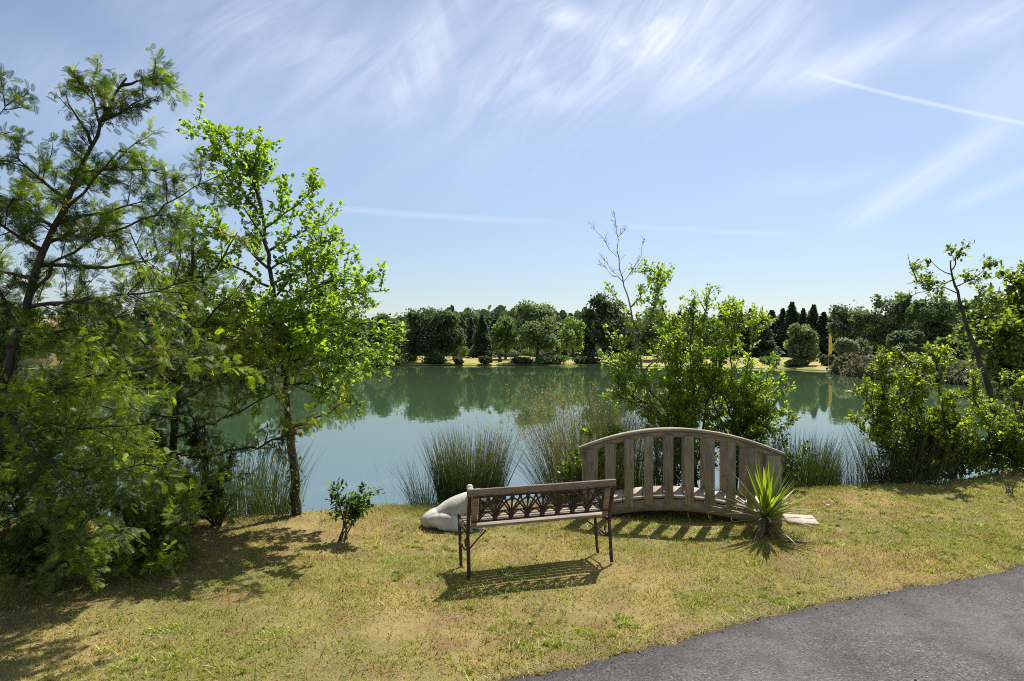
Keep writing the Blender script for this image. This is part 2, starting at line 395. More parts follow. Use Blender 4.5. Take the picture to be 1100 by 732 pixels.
def wood_mat(name, c1, c2, ax=(1, 12, 12), rough=.85, k=1.0):
    m, nt, out = mat(name); o = objc(nt)
    g = nz(nt, o, 6, 6, .65, .6, sc=ax); b = nz(nt, o, 5, 3, .5); kn = N(nt, 'ShaderNodeTexVoronoi'); kn.inputs['Scale'].default_value = 7; L(nt, o, kn.inputs['Vector'])
    at = colattr(nt)
    c = MIX(nt, MR(nt, g, .3, .72), c1, c2); c = MIX(nt, MR(nt, b, .35, .7, 0, .35), c, tuple(x*.55 for x in c1))
    c = MIX(nt, MR(nt, kn.outputs['Distance'], .05, .11, .75, 0), c, tuple(x*.3 for x in c1)); c = MIX(nt, 1.0, c, at, 'MULTIPLY')
    p = princ(nt, c, rough, g, .5, .004, .2); L(nt, p.outputs[0], out.inputs[0]); return m
def iron_mat():
    m, nt, out = mat('cast_iron'); o = objc(nt); n = nz(nt, o, 22, 5, .65); f = nz(nt, o, 120, 3, .6)
    c = MIX(nt, MR(nt, n, .48, .68), (.022, .018, .017), (.14, .062, .03))
    p = princ(nt, c, MR(nt, n, .3, .7, .45, .8), f, .4, .002, .4); L(nt, p.outputs[0], out.inputs[0]); return m
def stone_mat(name, c1, c2, sc=10):
    m, nt, out = mat(name); o = objc(nt); n = nz(nt, o, sc, 6, .6); f = nz(nt, o, sc*9, 4, .65)
    c = MIX(nt, MR(nt, n, .3, .7), c1, c2); p = princ(nt, c, .85, M(nt, 'ADD', n, M(nt, 'MULTIPLY', f, .4)), .35, .01, .3); L(nt, p.outputs[0], out.inputs[0]); return m
def plain(name, c, rough=.7, trans=0.0):
    m, nt, out = mat(name); n = nz(nt, objc(nt), 8, 4, .6); cc = MIX(nt, n, tuple(x*.8 for x in c), tuple(min(1, x*1.1) for x in c))
    p = princ(nt, cc, rough, spec=.3)
    if trans:
        t = N(nt, 'ShaderNodeBsdfTranslucent'); L(nt, cc, t.inputs[0]); mx = N(nt, 'ShaderNodeMixShader'); mx.inputs[0].default_value = trans
        L(nt, p.outputs[0], mx.inputs[1]); L(nt, t.outputs[0], mx.inputs[2]); L(nt, mx.outputs[0], out.inputs[0])
    else: L(nt, p.outputs[0], out.inputs[0])
    return m

# ------------------------------------------------------------------ terrain, water, path
lake = [(-7.5, 7.0), (-6, 6.8), (-4.4, 6.75), (-3.2, 6.75), (-2.24, 6.95), (-1.6, 7.12), (-1.06, 7.2), (-.3, 7.3), (.56, 7.55), (1.6, 7.85), (2.6, 8.05), (3.6, 8.15), (4.7, 8.2), (5.7, 8.5), (6.7, 8.95), (7.6, 9.2),
        (11, 9.8), (16, 11), (22, 14), (28, 20), (30, 30), (27, 38), (25.5, 44), (27, 50), (29, 57), (30.5, 61), (27.5, 66), (20, 72), (10, 77), (0, 79), (-9, 79), (-13, 77),
        (-16, 70), (-17.5, 58), (-18, 48), (-17, 40), (-18, 35), (-21, 33), (-28, 27), (-30, 20), (-24, 13), (-16, 9), (-11, 7.4)]
LK = np.array(lake, float)
def lake_sd(x, y):
    """signed distance to the lake outline, positive on land"""
    x = np.asarray(x, float); y = np.asarray(y, float); best = np.full(x.shape, 1e9); ins = np.zeros(x.shape, bool)
    for i in range(len(LK)):
        a = LK[i]; b = LK[(i+1) % len(LK)]; dx, dy = b-a
        t = np.clip(((x-a[0])*dx+(y-a[1])*dy)/(dx*dx+dy*dy), 0, 1)
        best = np.minimum(best, np.hypot(x-a[0]-t*dx, y-a[1]-t*dy))
        c = ((a[1] > y) != (b[1] > y)) & (x < (b[0]-a[0])*(y-a[1])/(b[1]-a[1]+1e-12)+a[0]); ins ^= c
    return np.where(ins, -best, best)
WATER_Z = -.40
edge = np.array([(-9, -.6), (-5, .9), (-2.2, 2.42), (-.9, 3.02), (-.025, 3.42), (.85, 3.80), (1.89, 4.31), (2.83, 4.70), (3.83, 5.02), (4.3, 5.25), (5.3, 5.62), (8, 6.35), (13, 7.3), (22, 8.2), (40, 9)], float)
def path_y(x): return np.interp(x, edge[:, 0], edge[:, 1])
def height(x, y):
    s = lake_sd(x, y); s = s+(vnoise(x, y, 2.1, 3)-.5)*.22*np.clip(1-y/25, 0, 1)
    near = y < 20
    z = np.zeros_like(s)
    bank = np.where(near, np.clip(-s/.34, 0, 1)**.7*-.46, np.clip(-s/2.0, 0, 1)*-.6)
    bank = np.where((~near), np.where(s > 0, -.40+.20*np.clip(s/.8, 0, 1)+.5*np.clip((s-.8)/16, 0, 1), -.40-.4*np.clip(-s/2, 0, 1)), bank)
    deep = -1.2*np.clip((-s-.6)/4, 0, 1)
    z = np.where(near, np.where(s < 0, bank+deep, 0), bank+deep)
    und = (vnoise(x, y, .7, 1)-.5)*.06+(vnoise(x, y, 2.3, 2)-.5)*.03
    py = path_y(x); und = und*np.clip((y-py)/.8, 0, 1)
    z = z+np.where(s > -.1, und, 0)
    z = z-np.where(y < py-.03, .03, 0)
    return z
def graded(lo, hi, fine, far):
    a = list(np.arange(lo, hi+1e-6, fine)); st = fine; x = a[-1]
    while x < far: st = min(st*1.13, 25 if x > 130 else 1.6); x += st; a.append(x)
    return a
xs = graded(-6, 9, .11, 700); neg = [-v for v in graded(6, 6.05, .11, 700)[1:]]
xs = np.array(sorted(set(neg+xs))); ys = np.array(sorted([-v for v in graded(0, .05, .15, 60)[1:]]+graded(0, 10.5, .11, 900)))
XX, YY = np.meshgrid(xs, ys); ZZ = height(XX.ravel(), YY.ravel())
g = Geo(); nx, ny = len(xs), len(ys); i = (np.arange(ny-1)[:, None]*nx+np.arange(nx-1)[None, :]).ravel()
g.add(np.stack([XX.ravel(), YY.ravel(), ZZ], 1), [np.stack([i, i+1, i+nx+1, i+nx], 1)], (1, 1, 1))
tag(g.build('ground', ground_mat(), smooth=True), 'dry grassy ground round the lake', 'ground', kind='structure')

g = Geo(); g.add([(-60, 4, WATER_Z), (60, 4, WATER_Z), (60, 100, WATER_Z), (-60, 100, WATER_Z)], [np.array([(0, 1, 2, 3)])], (1, 1, 1))
tag(g.build('lake_water', water_mat()), 'calm green lake reflecting the trees and sky', 'water', kind='structure')

g = Geo(); rng = np.random.default_rng(5)
px_ = np.concatenate([np.arange(-9, -1.5, .2), np.arange(-1.5, 7, .025), np.arange(7, 40, .4)])
e = path_y(px_)+(vnoise(px_, px_*0, 6, 4)-.5)*.06+(vnoise(px_, px_*0, 23, 5)-.5)*.035
rows = [e, e-.04, e-.16, e-.55, e-3.4]; zs = [-.01, .014, .018, .022, .018]
V = np.concatenate([np.stack([px_, r, np.full_like(px_, z)], 1) for r, z in zip(rows, zs)]); n_ = len(px_)
fs = [np.stack([np.arange(n_-1)+k*n_, np.arange(n_-1)+(k+1)*n_, np.arange(1, n_)+(k+1)*n_, np.arange(1, n_)+k*n_], 1) for k in range(4)]
CP = np.concatenate([np.full((n_, 3), q)*(1-.25*vnoise(px_, px_*0+q, 4, 19))[:, None] for q in (.5, .5, .85, 1.05, 1.05)]); g.add(V, fs, CP); tag(g.build('path', asphalt_mat(), smooth=True), 'grey asphalt path edge', 'path', kind='structure')
def zg(x, y): return float(height(np.array([x]), np.array([y]))[0])

# ------------------------------------------------------------------ grass and lawn clutter
def scatter(n, x0, x1, y0, y1, rng, smin=.02):
    x = rng.uniform(x0, x1, n); y = y0+(y1-y0)*rng.random(n)**1.15
    k = (lake_sd(x, y) > smin-.12) & (y > path_y(x)+.01) & (np.abs(x) < .86*y+.9)
    x, y = x[k], y[k]; return x, y
rng = np.random.default_rng(11)
x, y = scatter(620000, -6.5, 8.5, 2.6, 9.4, rng)
dens = vnoise(x, y, 5, 8)*.6+vnoise(x, y, 1.3, 9)*.5
k = rng.random(len(x)) < np.clip(dens*1.5-.15, .16, 1); x, y, dens = x[k], y[k], dens[k]
P = np.stack([x, y, height(x, y)-.004], 1)
g = Geo(); n = len(P)
l = rng.uniform(.012, .042, n)*(.7+.7*vnoise(x, y, 1.7, 12))*(1+.6*(rng.random(n) < .04)); a = rng.uniform(0, 2*math.pi, n)
tip = P+np.stack([np.cos(a)*l*rng.uniform(.2, 1.2, n), np.sin(a)*l*rng.uniform(.2, 1.2, n), l*rng.uniform(.5, 1, n)], 1)
sa = rng.uniform(0, 2*math.pi, n); W = np.stack([np.cos(sa), np.sin(sa), 0*sa], 1)*rng.uniform(.0016, .0058, n)[:, None]
V = np.stack([P-W, P+W, tip], 1).reshape(-1, 3); C = rng.random((n, 3)).repeat(3, 0)
g.add(V, [np.arange(3*n).reshape(-1, 3)], C)
M_grass = grass_mat(); tag(g.build('grass', M_grass), 'short dry lawn grass, straw and green', 'grass', kind='stuff')
# tufts: greener weeds
g = Geo(); x, y = scatter(5200, -5, 8, 2.8, 8.6, rng); k = vnoise(x, y, 1.1, 21)+.5*vnoise(x, y, 4, 22) > .74; x, y = x[k], y[k]
for cx, cy in zip(x, y):
    m = rng.integers(6, 34); r = abs(rng.normal(.05, .03)); an = rng.uniform(0, 6.3, m); rr = r*np.sqrt(rng.random(m))
    p = np.stack([cx+rr*np.cos(an), cy+rr*np.sin(an), np.full(m, zg(cx, cy))], 1)
    c = np.array((.19, .24, .035))*rng.uniform(.6, 1.5)
    blades(g, p, rng, (.014, .045), (.004, .010), c, c*np.array((1.9, 1.7, 1.3)), .7, .6, 2)
tag(g.build('weeds', M_reed), 'bright green weed tufts scattered through the lawn', 'weeds', kind='stuff')
g = Geo(); n = 9000; x = rng.uniform(-1.6, 6.5, n); y = path_y(x)+(vnoise(x, x*0, 6, 4)-.5)*.06+(vnoise(x, x*0, 23, 5)-.5)*.035+np.abs(rng.normal(0, .035, n))-.012; k = rng.random(n) < vnoise(x, x*0, 9, 14)*1.2; x, y = x[k], y[k]
blades(g, np.stack([x, y, np.zeros(len(x))+.002], 1), rng, (.015, .055), (.003, .006), (.26, .21, .08), (.50, .44, .18), .7, .7, 2)
tag(g.build('edge_grass', M_reed), 'dry grass creeping over the asphalt edge', 'grass', kind='stuff')
# edge of the bank: longer ragged grass
g = Geo(); x = rng.uniform(-6, 10, 26000); y = rng.uniform(6.3, 10, 26000); s = lake_sd(x, y)+(vnoise(x, y, 2.1, 3)-.5)*.22; k = (s > -.28) & (s < .14); x, y = x[k], y[k]
p = np.stack([x, y, height(x, y)-.005], 1); k2 = rng.random(len(p)) < .25+vnoise(x, y, 3, 31); p = p[k2]
blades(g, p, rng, (.03, .12), (.003, .006), (.15, .19, .05), (.34, .30, .13), .4, .5, 3)
tag(g.build('bank_grass', M_reed), 'ragged longer grass along the lip of the bank', 'grass', kind='stuff')
# litter of dead leaves and twigs near the trees
g = Geo(); x, y = scatter(2600, -5.5, 8, 2.8, 8.6, rng); wgt = np.exp(-((x+3.2)/1.6)**2)+.12+np.exp(-((x-6.2)/1.0)**2-((y-8.2)/.6)**2)*.8; k = rng.random(len(x)) < wgt; x, y = x[k], y[k]
P = np.stack([x, y, height(x, y)+.012], 1); D = nrm(rng.normal(size=(len(P), 3))*np.array([1, 1, .25]))
put_leaves(g, P, D, rng, (.015, .045), (.16, .10, .05), (.42, .32, .18), 1, 0, .3, LEAFN_V, horiz=.75, jit=.0)
tag(g.build('leaf_litter', M_far), 'dry brown fallen leaves lying in the lawn', 'leaf litter', kind='stuff')

g = Geo(); rng = np.random.default_rng(12); n = 5200; x = rng.uniform(-1.6, 7, n); d_ = np.abs(rng.normal(0, .10, n))*np.where(rng.random(n) < .55, 1, -1)+np.where(rng.random(n) < .25, -rng.random(n)*1.2, 0); y = path_y(x)+d_
ic = bmesh.new(); bmesh.ops.create_icosphere(ic, subdivisions=1, radius=1); iv = np.array([v.co[:] for v in ic.verts]); jf = np.array([[v.index for v in f.verts] for f in ic.faces]); ic.free()
P = np.stack([x, y, np.where(y > path_y(x), height(x, y), .02)+.001], 1); X = nrm(rng.normal(size=(n, 3))); Nn = nrm(rng.normal(size=(n, 3))); Y = nrm(np.cross(Nn, X)); cg = np.array((.30, .27, .24))*rng.uniform(.4, 1.7, (n, 1))
g.inst(iv*np.array((1, .8, .55)), [jf], P, X, Y, np.cross(X, Y), rng.uniform(.0012, .0045, (n, 1))*(1+1.2*(rng.random((n, 1)) < .06)), cg)
tag(g.build('grit', M_far), 'loose grit crumbled along the asphalt edge', 'grit', kind='stuff')
# ------------------------------------------------------------------ plants
def plant(name, label, cat, base, paths_r, mat_t, crowns, group=None, tname='trunk', cname='crown'):
    """paths_r: list of (pts, r0, r1); crowns: list of (name, Geo, material)"""
    o = empty(name, base, label, cat, group)
    g = Geo()
    for pts, r0, r1 in paths_r: tube(g, pts, np.linspace(r0, r1, len(pts)), 7 if r0 > .02 else (4 if r0 > .004 else 3), (1, 1, 1), cap=r0 > .02)
    g.build(tname, mat_t, o, base, smooth=True)
    for cn, gg, m in crowns:
        c = gg.build(cn, m, o, base)
        if cn in ('seed_pods', 'dry_buds', 'ivy'): c['kind'] = 'stuff'
    return o
def px(*pts): return np.array([P3(*p) for p in pts])
def stretch_base(p, z=None):
    p = np.array(p); p[0][2] = zg(p[0][0], p[0][1])-.03; return p

# --- feathery mimosa at the left edge
rng = np.random.default_rng(21)
def frondset(g, paths, rng, spacing, size, c0, c1, per=3, drop=.15, t0=.1):
    P, D = sites(paths, rng, spacing, t0)
    n = len(P)*per; P = np.repeat(P, per, 0)+rng.normal(0, .012, (n, 3)); D = np.repeat(D, per, 0)
    r = rng.normal(size=(n, 3)); X = nrm(D*.7+r*.75+np.array([0, 0, .18-drop])); Nn = nrm(rng.normal(size=(n, 3))*.38+np.array([0, 0, 1.0]))
    Y = nrm(np.cross(Nn, X)); Z = np.cross(X, Y); t = rng.random((n, 1))**1.5
    # young shoots: whole clumps are fresher
    cl = (vnoise(P[:, 0]+P[:, 2]*.7, P[:, 1]+P[:, 2], 2.6, 41) > .62)[:, None]
    C = (np.asarray(c0)*(1-t)+np.asarray(c1)*t)*rng.uniform(.75, 1.25, (n, 1)); hh_ = vnoise(P[:, 0]*1.3+P[:, 2], P[:, 1]-P[:, 2], 1.9, 45)[:, None]; C = np.where(cl, C*np.array((2.2, 1.9, 1.0)), C*(.55+.7*hh_))
    g.inst(FR_V, FR_F, P, X, Y, Z, rng.uniform(*size, (n, 1)), C)
trunk = px((-95, 640, 4.75), (-50, 540, 4.8), (-18, 480, 4.8), (0, 440, 4.8), (15, 372, 4.8), (28, 330, 4.8), (42, 280, 4.8), (60, 240, 4.8), (78, 205, 4.8), (100, 150, 4.8), (118, 113, 4.8), (136, 84, 4.8))
trunk[0][2] = -.05
A = [px((30, 322, 4.8), (60, 282, 4.75), (90, 262, 4.7), (150, 238, 4.6), (200, 205, 4.5), (245, 184, 4.45)),
     px((60, 240, 4.8), (110, 228, 4.9), (165, 214, 5.0)), px((88, 185, 4.8), (120, 178, 4.8), (172, 184, 4.7)), px((72, 215, 4.8), (40, 192, 4.7), (12, 165, 4.6)),
     px((20, 350, 4.8), (-25, 270, 4.7), (-30, 190, 4.6), (8, 112, 4.5)), px((98, 155, 4.8), (84, 125, 4.7), (70, 98, 4.65)), px((45, 270, 4.8), (5, 240, 4.6), (-40, 220, 4.4)),
     px((110, 130, 4.8), (140, 118, 4.75), (158, 105, 4.7)), px((50, 262, 4.8), (95, 245, 5.1), (140, 240, 5.4)), px((58, 245, 4.8), (25, 222, 5.2), (-20, 200, 5.4)), px((66, 228, 4.8), (95, 200, 4.6), (130, 160, 4.5)), px((78, 205, 4.8), (100, 195, 5.1), (150, 150, 5.3)), px((108, 135, 4.8), (95, 110, 4.9), (100, 85, 5.0)), px((35, 300, 4.8), (-10, 290, 5), (-50, 260, 5.2)), px((130, 92, 4.8), (150, 90, 4.8), (165, 82, 4.8))]
Bl = [px((5, 422, 4.8), (60, 418, 4.6), (100, 405, 4.5), (160, 375, 4.4)), px((100, 405, 4.5), (150, 397, 4.4), (215, 382, 4.3)), px((0, 460, 4.8), (60, 458, 4.5), (130, 462, 4.3), (190, 450, 4.2)),
     px((-10, 500, 4.8), (60, 500, 4.5), (120, 505, 4.3), (170, 500, 4.2)), px((28, 330, 4.8), (80, 325, 4.6), (140, 320, 4.5), (205, 300, 4.4)), px((15, 372, 4.8), (80, 352, 5.0), (150, 335, 5.2)),
     px((40, 285, 4.8), (120, 290, 5.1), (190, 268, 5.4)), px((15, 372, 4.8), (-40, 380, 4.4), (-80, 370, 4.2)), px((0, 440, 4.8), (30, 470, 4.2), (90, 545, 3.9), (110, 570, 3.8))]
sk = lambda ps, j=.012: [smooth_path(p, None, j, rng) for p in ps]
T = sk([trunk]); A = sk(A); Bl = sk(Bl)
s1 = twigs(A[:1], rng, 9, (.18, .42), (35, 70), .05, .2, taper=.5, flat=.5)+twigs(A[1:], rng, 11, (.15, .40), (35, 70), .1, .1, taper=.4, flat=.5)+twigs(T, rng, 12, (.2, .5), (50, 85), .05, .45, taper=.6, flat=.6)
s2 = twigs(Bl, rng, 11, (.3, .75), (40, 80), .02, .08, taper=.45, flat=.4)+twigs(T, rng, 6, (.3, .7), (50, 85), 0, .25, .7, flat=.6)
s3 = twigs(s1, rng, 6, (.08, .2), (30, 60), 0, .1, seg=3)+twigs(s2, rng, 7, (.12, .3), (30, 70), 0, .1, seg=3)
cr = Geo(); frondset(cr, s1, rng, .032, (.05, .095), (.04, .068, .016), (.08, .125, .024), 3)
frondset(cr, s2+s3, rng, .036, (.045, .09), (.055, .09, .018), (.15, .21, .035), 2)
pods = Geo(); Pp, Dp = sites([s for s in s1+s2[:90] if rng.random() < .22], rng, .03, .4)
put_leaves(pods, Pp, Dp, rng, (.03, .06), (.16, .12, .03), (.30, .22, .06), 2, -.6, .5, LEAFN_V*np.array([1, .6, 1]), drop=.8, jit=.03)
wood = [(T[0], .055, .008)]+[(p, .016, .003) for p in A]+[(p, .018, .003) for p in Bl]+[(p, .005, .002) for p in s1+s2]
plant('mimosa_tree', 'tall feathery mimosa with a thin slanting trunk at the very left, reaching over the lawn', 'tree', tuple(trunk[0]+np.array([0, 0, .05])), wood, M_barkd, [('crown', cr, M_frond), ('seed_pods', pods, M_leaf)])

# --- second mimosa, further back, hung with brown pods
rng = np.random.default_rng(22)
b0 = G(186, 556); b0[2] = -.03
t2 = np.array([b0, P3(188, 470, 6.5), P3(192, 410, 6.45), P3(198, 350, 6.4), P3(210, 290, 6.4), P3(205, 235, 6.4)])
B2 = [px((190, 440, 6.5), (240, 400, 6.3), (290, 345, 6.1), (300, 320, 6.1)), px((196, 370, 6.45), (235, 330, 6.2), (262, 300, 6.0)), px((192, 420, 6.5), (150, 380, 6.3), (100, 350, 6.1)),
      px((200, 340, 6.4), (160, 290, 6.3), (140, 250, 6.2)), px((205, 310, 6.4), (240, 280, 6.4), (255, 250, 6.3)), px((188, 470, 6.5), (240, 450, 6.0), (300, 420, 5.7), (318, 408, 5.6)), px((190, 450, 6.5), (130, 440, 6.3), (70, 430, 6.2)),
      px((187, 490, 6.5), (230, 490, 5.9), (290, 478, 5.6), (330, 452, 5.5), (378, 430, 5.45)), px((188, 480, 6.5), (120, 490, 6.2), (60, 500, 6.1)), px((192, 410, 6.45), (220, 380, 6.0), (240, 360, 5.7))]
T = sk([t2]); B2 = sk(B2)
s1 = twigs(B2[:7]+B2[8:], rng, 11, (.3, .65), (40, 80), 0, .1, taper=.4, flat=.3, droop=.03)+twigs(T, rng, 5, (.3, .7), (50, 80), 0, .25, flat=.4)+twigs(B2[7:8], rng, 7, (.1, .25), (35, 65), 0, .5, taper=.3, flat=.5)
s2 = twigs(s1, rng, 6, (.12, .3), (30, 70), 0, .1, seg=3)
cr = Geo(); frondset(cr, s1+s2+B2[7:8], rng, .045, (.05, .095), (.07, .10, .02), (.19, .22, .04), 2)
pods = Geo(); Pp, Dp = sites([s for s in s1+s2 if rng.random() < .45 and s[0][0] > -3.9], rng, .05, .3)
put_leaves(pods, Pp, Dp, rng, (.04, .08), (.17, .13, .035), (.33, .25, .08), 2, -.6, .5, LEAFN_V*np.array([1, .6, 1]), drop=.9, jit=.04)
plant('mimosa_tree', 'smaller mimosa hung with brown seed pods between the slanting mimosa and the pale green alder', 'tree', tuple(b0+np.array([0, 0, .03])), [(T[0], .05, .012)]+[(p, .018, .005) for p in B2]+[(p, .005, .002) for p in s1], M_barkd, [('crown', cr, M_frond), ('seed_pods', pods, M_leaf)])

# --- low mimosa bushes on the lawn edge
def bush(name, label, base, tips, seed, c0, c1, frond=True, size=(.07, .13), per=2, mat_=None, group=None, sp=.06, tw=8, tl=(.2, .45), wood_m=None, stem=.012, cat='shrub', tv=LEAF_V, t0=.12, drop=.12, cname='foliage', up=.05, lt0=.1, tper=6):
    rng = np.random.default_rng(seed); base = np.asarray(base, float)
    st = []
    for tip in tips:
        mid = (base*.55+tip*.45)+np.array([0, 0, .18*np.linalg.norm(tip-base)])*rng.uniform(.3, 1)
        st.append(smooth_path([base+rng.normal(0, .03, 3)*np.array([1, 1, 0]), mid, tip], None, .012, rng))
    s1 = twigs(st, rng, tw, tl, (30, 70), up, t0, taper=.4); s2 = twigs(s1, rng, tper, (tl[0]*.5, tl[1]*.5), (30, 65), up, .1, seg=3)
    g = Geo()
    if frond: frondset(g, s1+s2+st, rng, sp, size, c0, c1, per, drop, lt0)
    else:
        P, D = sites(s1+s2, rng, sp, lt0); put_leaves(g, P, D, rng, size, c0, c1, per, .4, .8, tv)
    return plant(name, label, cat, tuple(base), [(p, stem, stem*.4) for p in st]+[(p, stem*.35, stem*.15) for p in s1], wood_m or M_barkd, [(cname, g, mat_ or (M_frond if frond else M_leaf))], group, 'stem', cname)
def tips_px(l): return [P3(*p) for p in l]
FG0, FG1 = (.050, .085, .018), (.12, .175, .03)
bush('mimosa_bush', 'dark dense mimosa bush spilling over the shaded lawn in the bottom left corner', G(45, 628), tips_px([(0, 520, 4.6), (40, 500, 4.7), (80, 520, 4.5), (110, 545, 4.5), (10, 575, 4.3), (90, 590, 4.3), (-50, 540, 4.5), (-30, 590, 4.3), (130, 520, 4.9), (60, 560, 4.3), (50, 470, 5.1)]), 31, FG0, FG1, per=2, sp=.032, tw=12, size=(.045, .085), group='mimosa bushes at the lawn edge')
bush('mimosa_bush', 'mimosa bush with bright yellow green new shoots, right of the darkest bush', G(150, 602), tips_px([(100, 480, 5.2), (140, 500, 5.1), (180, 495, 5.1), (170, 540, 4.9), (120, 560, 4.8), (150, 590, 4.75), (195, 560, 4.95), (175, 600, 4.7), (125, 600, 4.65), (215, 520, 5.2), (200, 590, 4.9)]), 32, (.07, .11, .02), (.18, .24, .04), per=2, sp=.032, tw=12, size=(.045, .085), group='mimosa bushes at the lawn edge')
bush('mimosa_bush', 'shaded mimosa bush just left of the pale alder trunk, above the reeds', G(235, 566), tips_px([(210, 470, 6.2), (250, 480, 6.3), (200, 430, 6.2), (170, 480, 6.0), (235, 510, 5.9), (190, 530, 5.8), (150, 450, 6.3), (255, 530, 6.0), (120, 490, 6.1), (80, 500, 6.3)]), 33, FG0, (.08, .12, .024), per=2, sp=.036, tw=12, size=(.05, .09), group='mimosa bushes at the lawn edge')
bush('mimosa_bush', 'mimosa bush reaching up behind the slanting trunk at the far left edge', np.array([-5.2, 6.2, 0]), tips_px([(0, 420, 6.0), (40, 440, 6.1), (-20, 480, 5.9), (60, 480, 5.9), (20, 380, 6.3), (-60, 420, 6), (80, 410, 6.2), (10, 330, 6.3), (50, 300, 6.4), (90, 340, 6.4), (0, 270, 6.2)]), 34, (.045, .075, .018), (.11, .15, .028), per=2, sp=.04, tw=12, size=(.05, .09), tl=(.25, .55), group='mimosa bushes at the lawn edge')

# --- pale green alder beside the water
rng = np.random.default_rng(23)
b0 = G(319, 553); b0[2] = zg(b0[0], b0[1])-.04
t3 = np.array([b0, P3(317, 510, 6.85), P3(311, 460, 6.85), P3(307, 410, 6.85), P3(302, 360, 6.85), P3(293, 310, 6.85), P3(286, 260, 6.85), P3(280, 215, 6.85), P3(262, 165, 6.85)])
def BR(*a): return px(*a)
B3 = [BR((285, 245, 6.85), (310, 228, 6.8), (340, 200, 6.7)), BR((283, 235, 6.85), (250, 190, 6.9), (212, 130, 6.9)), BR((280, 215, 6.85), (262, 180, 6.8), (240, 142, 6.7)), BR((292, 305, 6.85), (330, 285, 6.8), (384, 268, 6.7)),
      BR((296, 325, 6.85), (345, 320, 6.7), (416, 312, 6.6)), BR((303, 370, 6.85), (350, 350, 6.5), (410, 345, 6.3), (432, 352, 6.2)), BR((298, 335, 6.85), (350, 300, 6.9), (400, 300, 6.9)), BR((303, 365, 6.85), (365, 365, 7.0), (420, 372, 7.1)), BR((290, 290, 6.85), (335, 262, 6.6), (365, 258, 6.5)), BR((305, 395, 6.85), (355, 400, 6.9), (395, 398, 6.9)), BR((305, 400, 6.85), (350, 385, 6.5), (405, 378, 6.3)), BR((302, 360, 6.85), (345, 335, 7.1), (395, 330, 7.3)),
      BR((307, 410, 6.85), (345, 415, 6.5), (375, 425, 6.2)), BR((288, 270, 6.85), (325, 250, 7.1), (352, 240, 7.2)), BR((290, 290, 6.85), (250, 250, 6.9), (205, 240, 7.0)), BR((293, 310, 6.85), (240, 280, 6.7), (190, 265, 6.6)),
      BR((300, 350, 6.85), (250, 320, 6.7), (200, 310, 6.6)), BR((304, 385, 6.85), (260, 350, 6.5), (215, 345, 6.4)), BR((306, 405, 6.85), (270, 390, 6.4), (235, 400, 6.2)), BR((295, 320, 6.85), (320, 290, 6.5), (340, 275, 6.3)),
      BR((300, 345, 6.85), (330, 340, 6.3), (365, 330, 6.0)), BR((305, 395, 6.85), (320, 370, 6.2), (340, 365, 5.9)), BR((287, 262, 6.85), (265, 230, 6.6), (250, 205, 6.5)), BR((303, 372, 6.85), (290, 340, 6.2), (275, 330, 5.9)),
      BR((282, 225, 6.85), (270, 190, 7.0), (285, 160, 7.1)), BR((298, 335, 6.85), (360, 300, 7.0), (372, 290, 7.1)), BR((302, 362, 6.85), (240, 330, 7.3), (180, 290, 7.5)), BR((309, 430, 6.85), (280, 420, 6.5), (255, 430, 6.3))]
T = sk([t3], .006); B3 = sk(B3, .012)
s1 = twigs(B3, rng, 15, (.2, .58), (35, 65), .12, .12, taper=.45)+twigs(T, rng, 8, (.2, .5), (40, 70), .1, .3, taper=.75)
s2 = twigs(s1, rng, 7.5, (.08, .22), (35, 65), .1, .15, seg=3)
cr = Geo(); Pp, Dp = sites(s1+s2+B3+[T[0][-8:]], rng, .05, .12)
put_leaves(cr, Pp, Dp, rng, (.036, .062), (.12, .205, .026), (.25, .36, .05), 3, .5, .85, LEAF_V*np.array([1, 1.15, 1]), jit=.012)
ivy = Geo(); Pi = []
for q in range(230):
    t = rng.uniform(0.02, .42); pt = t3[0]*(1-t)+t3[3]*t; a = rng.uniform(0, 6.3); Pi.append(pt+np.array([math.cos(a), math.sin(a), 0])*rng.uniform(.04, .09)+np.array([0, 0, rng.uniform(-.1, .1)]))
put_leaves(ivy, np.array(Pi), np.tile((0, 0, 1.0), (len(Pi), 1)), rng, (.025, .045), (.07, .10, .02), (.16, .19, .03), 1, 0, .9)
plant('alder_tree', 'slender pale green alder with a dark straight trunk rising from the lip of the bank', 'tree', tuple(b0+np.array([0, 0, .04])),
      [(T[0], .055, .008)]+[(p, .016, .003) for p in B3]+[(p, .0045, .0018) for p in s1], M_barkd, [('crown', cr, M_leaf), ('ivy', ivy, M_leaf)])

# --- leafy sapling in the lawn
b0 = G(369, 581)
bush('sapling', 'small leaning sapling with dark green leaves alone in the lawn, left of the stone frog', b0, [P3(363, 527, 5.95), P3(375, 533, 5.9), P3(388, 533, 5.95), P3(397, 528, 5.9), P3(392, 545, 5.85), P3(370, 545, 5.85)], 35, (.045, .085, .022), (.10, .16, .04), False, (.035, .07), 3, sp=.022, tw=24, tl=(.06, .15), stem=.010, cat='sapling', tv=LEAFN_V*np.array([1, 1.3, 1]), t0=.5, lt0=.1, wood_m=M_bark)

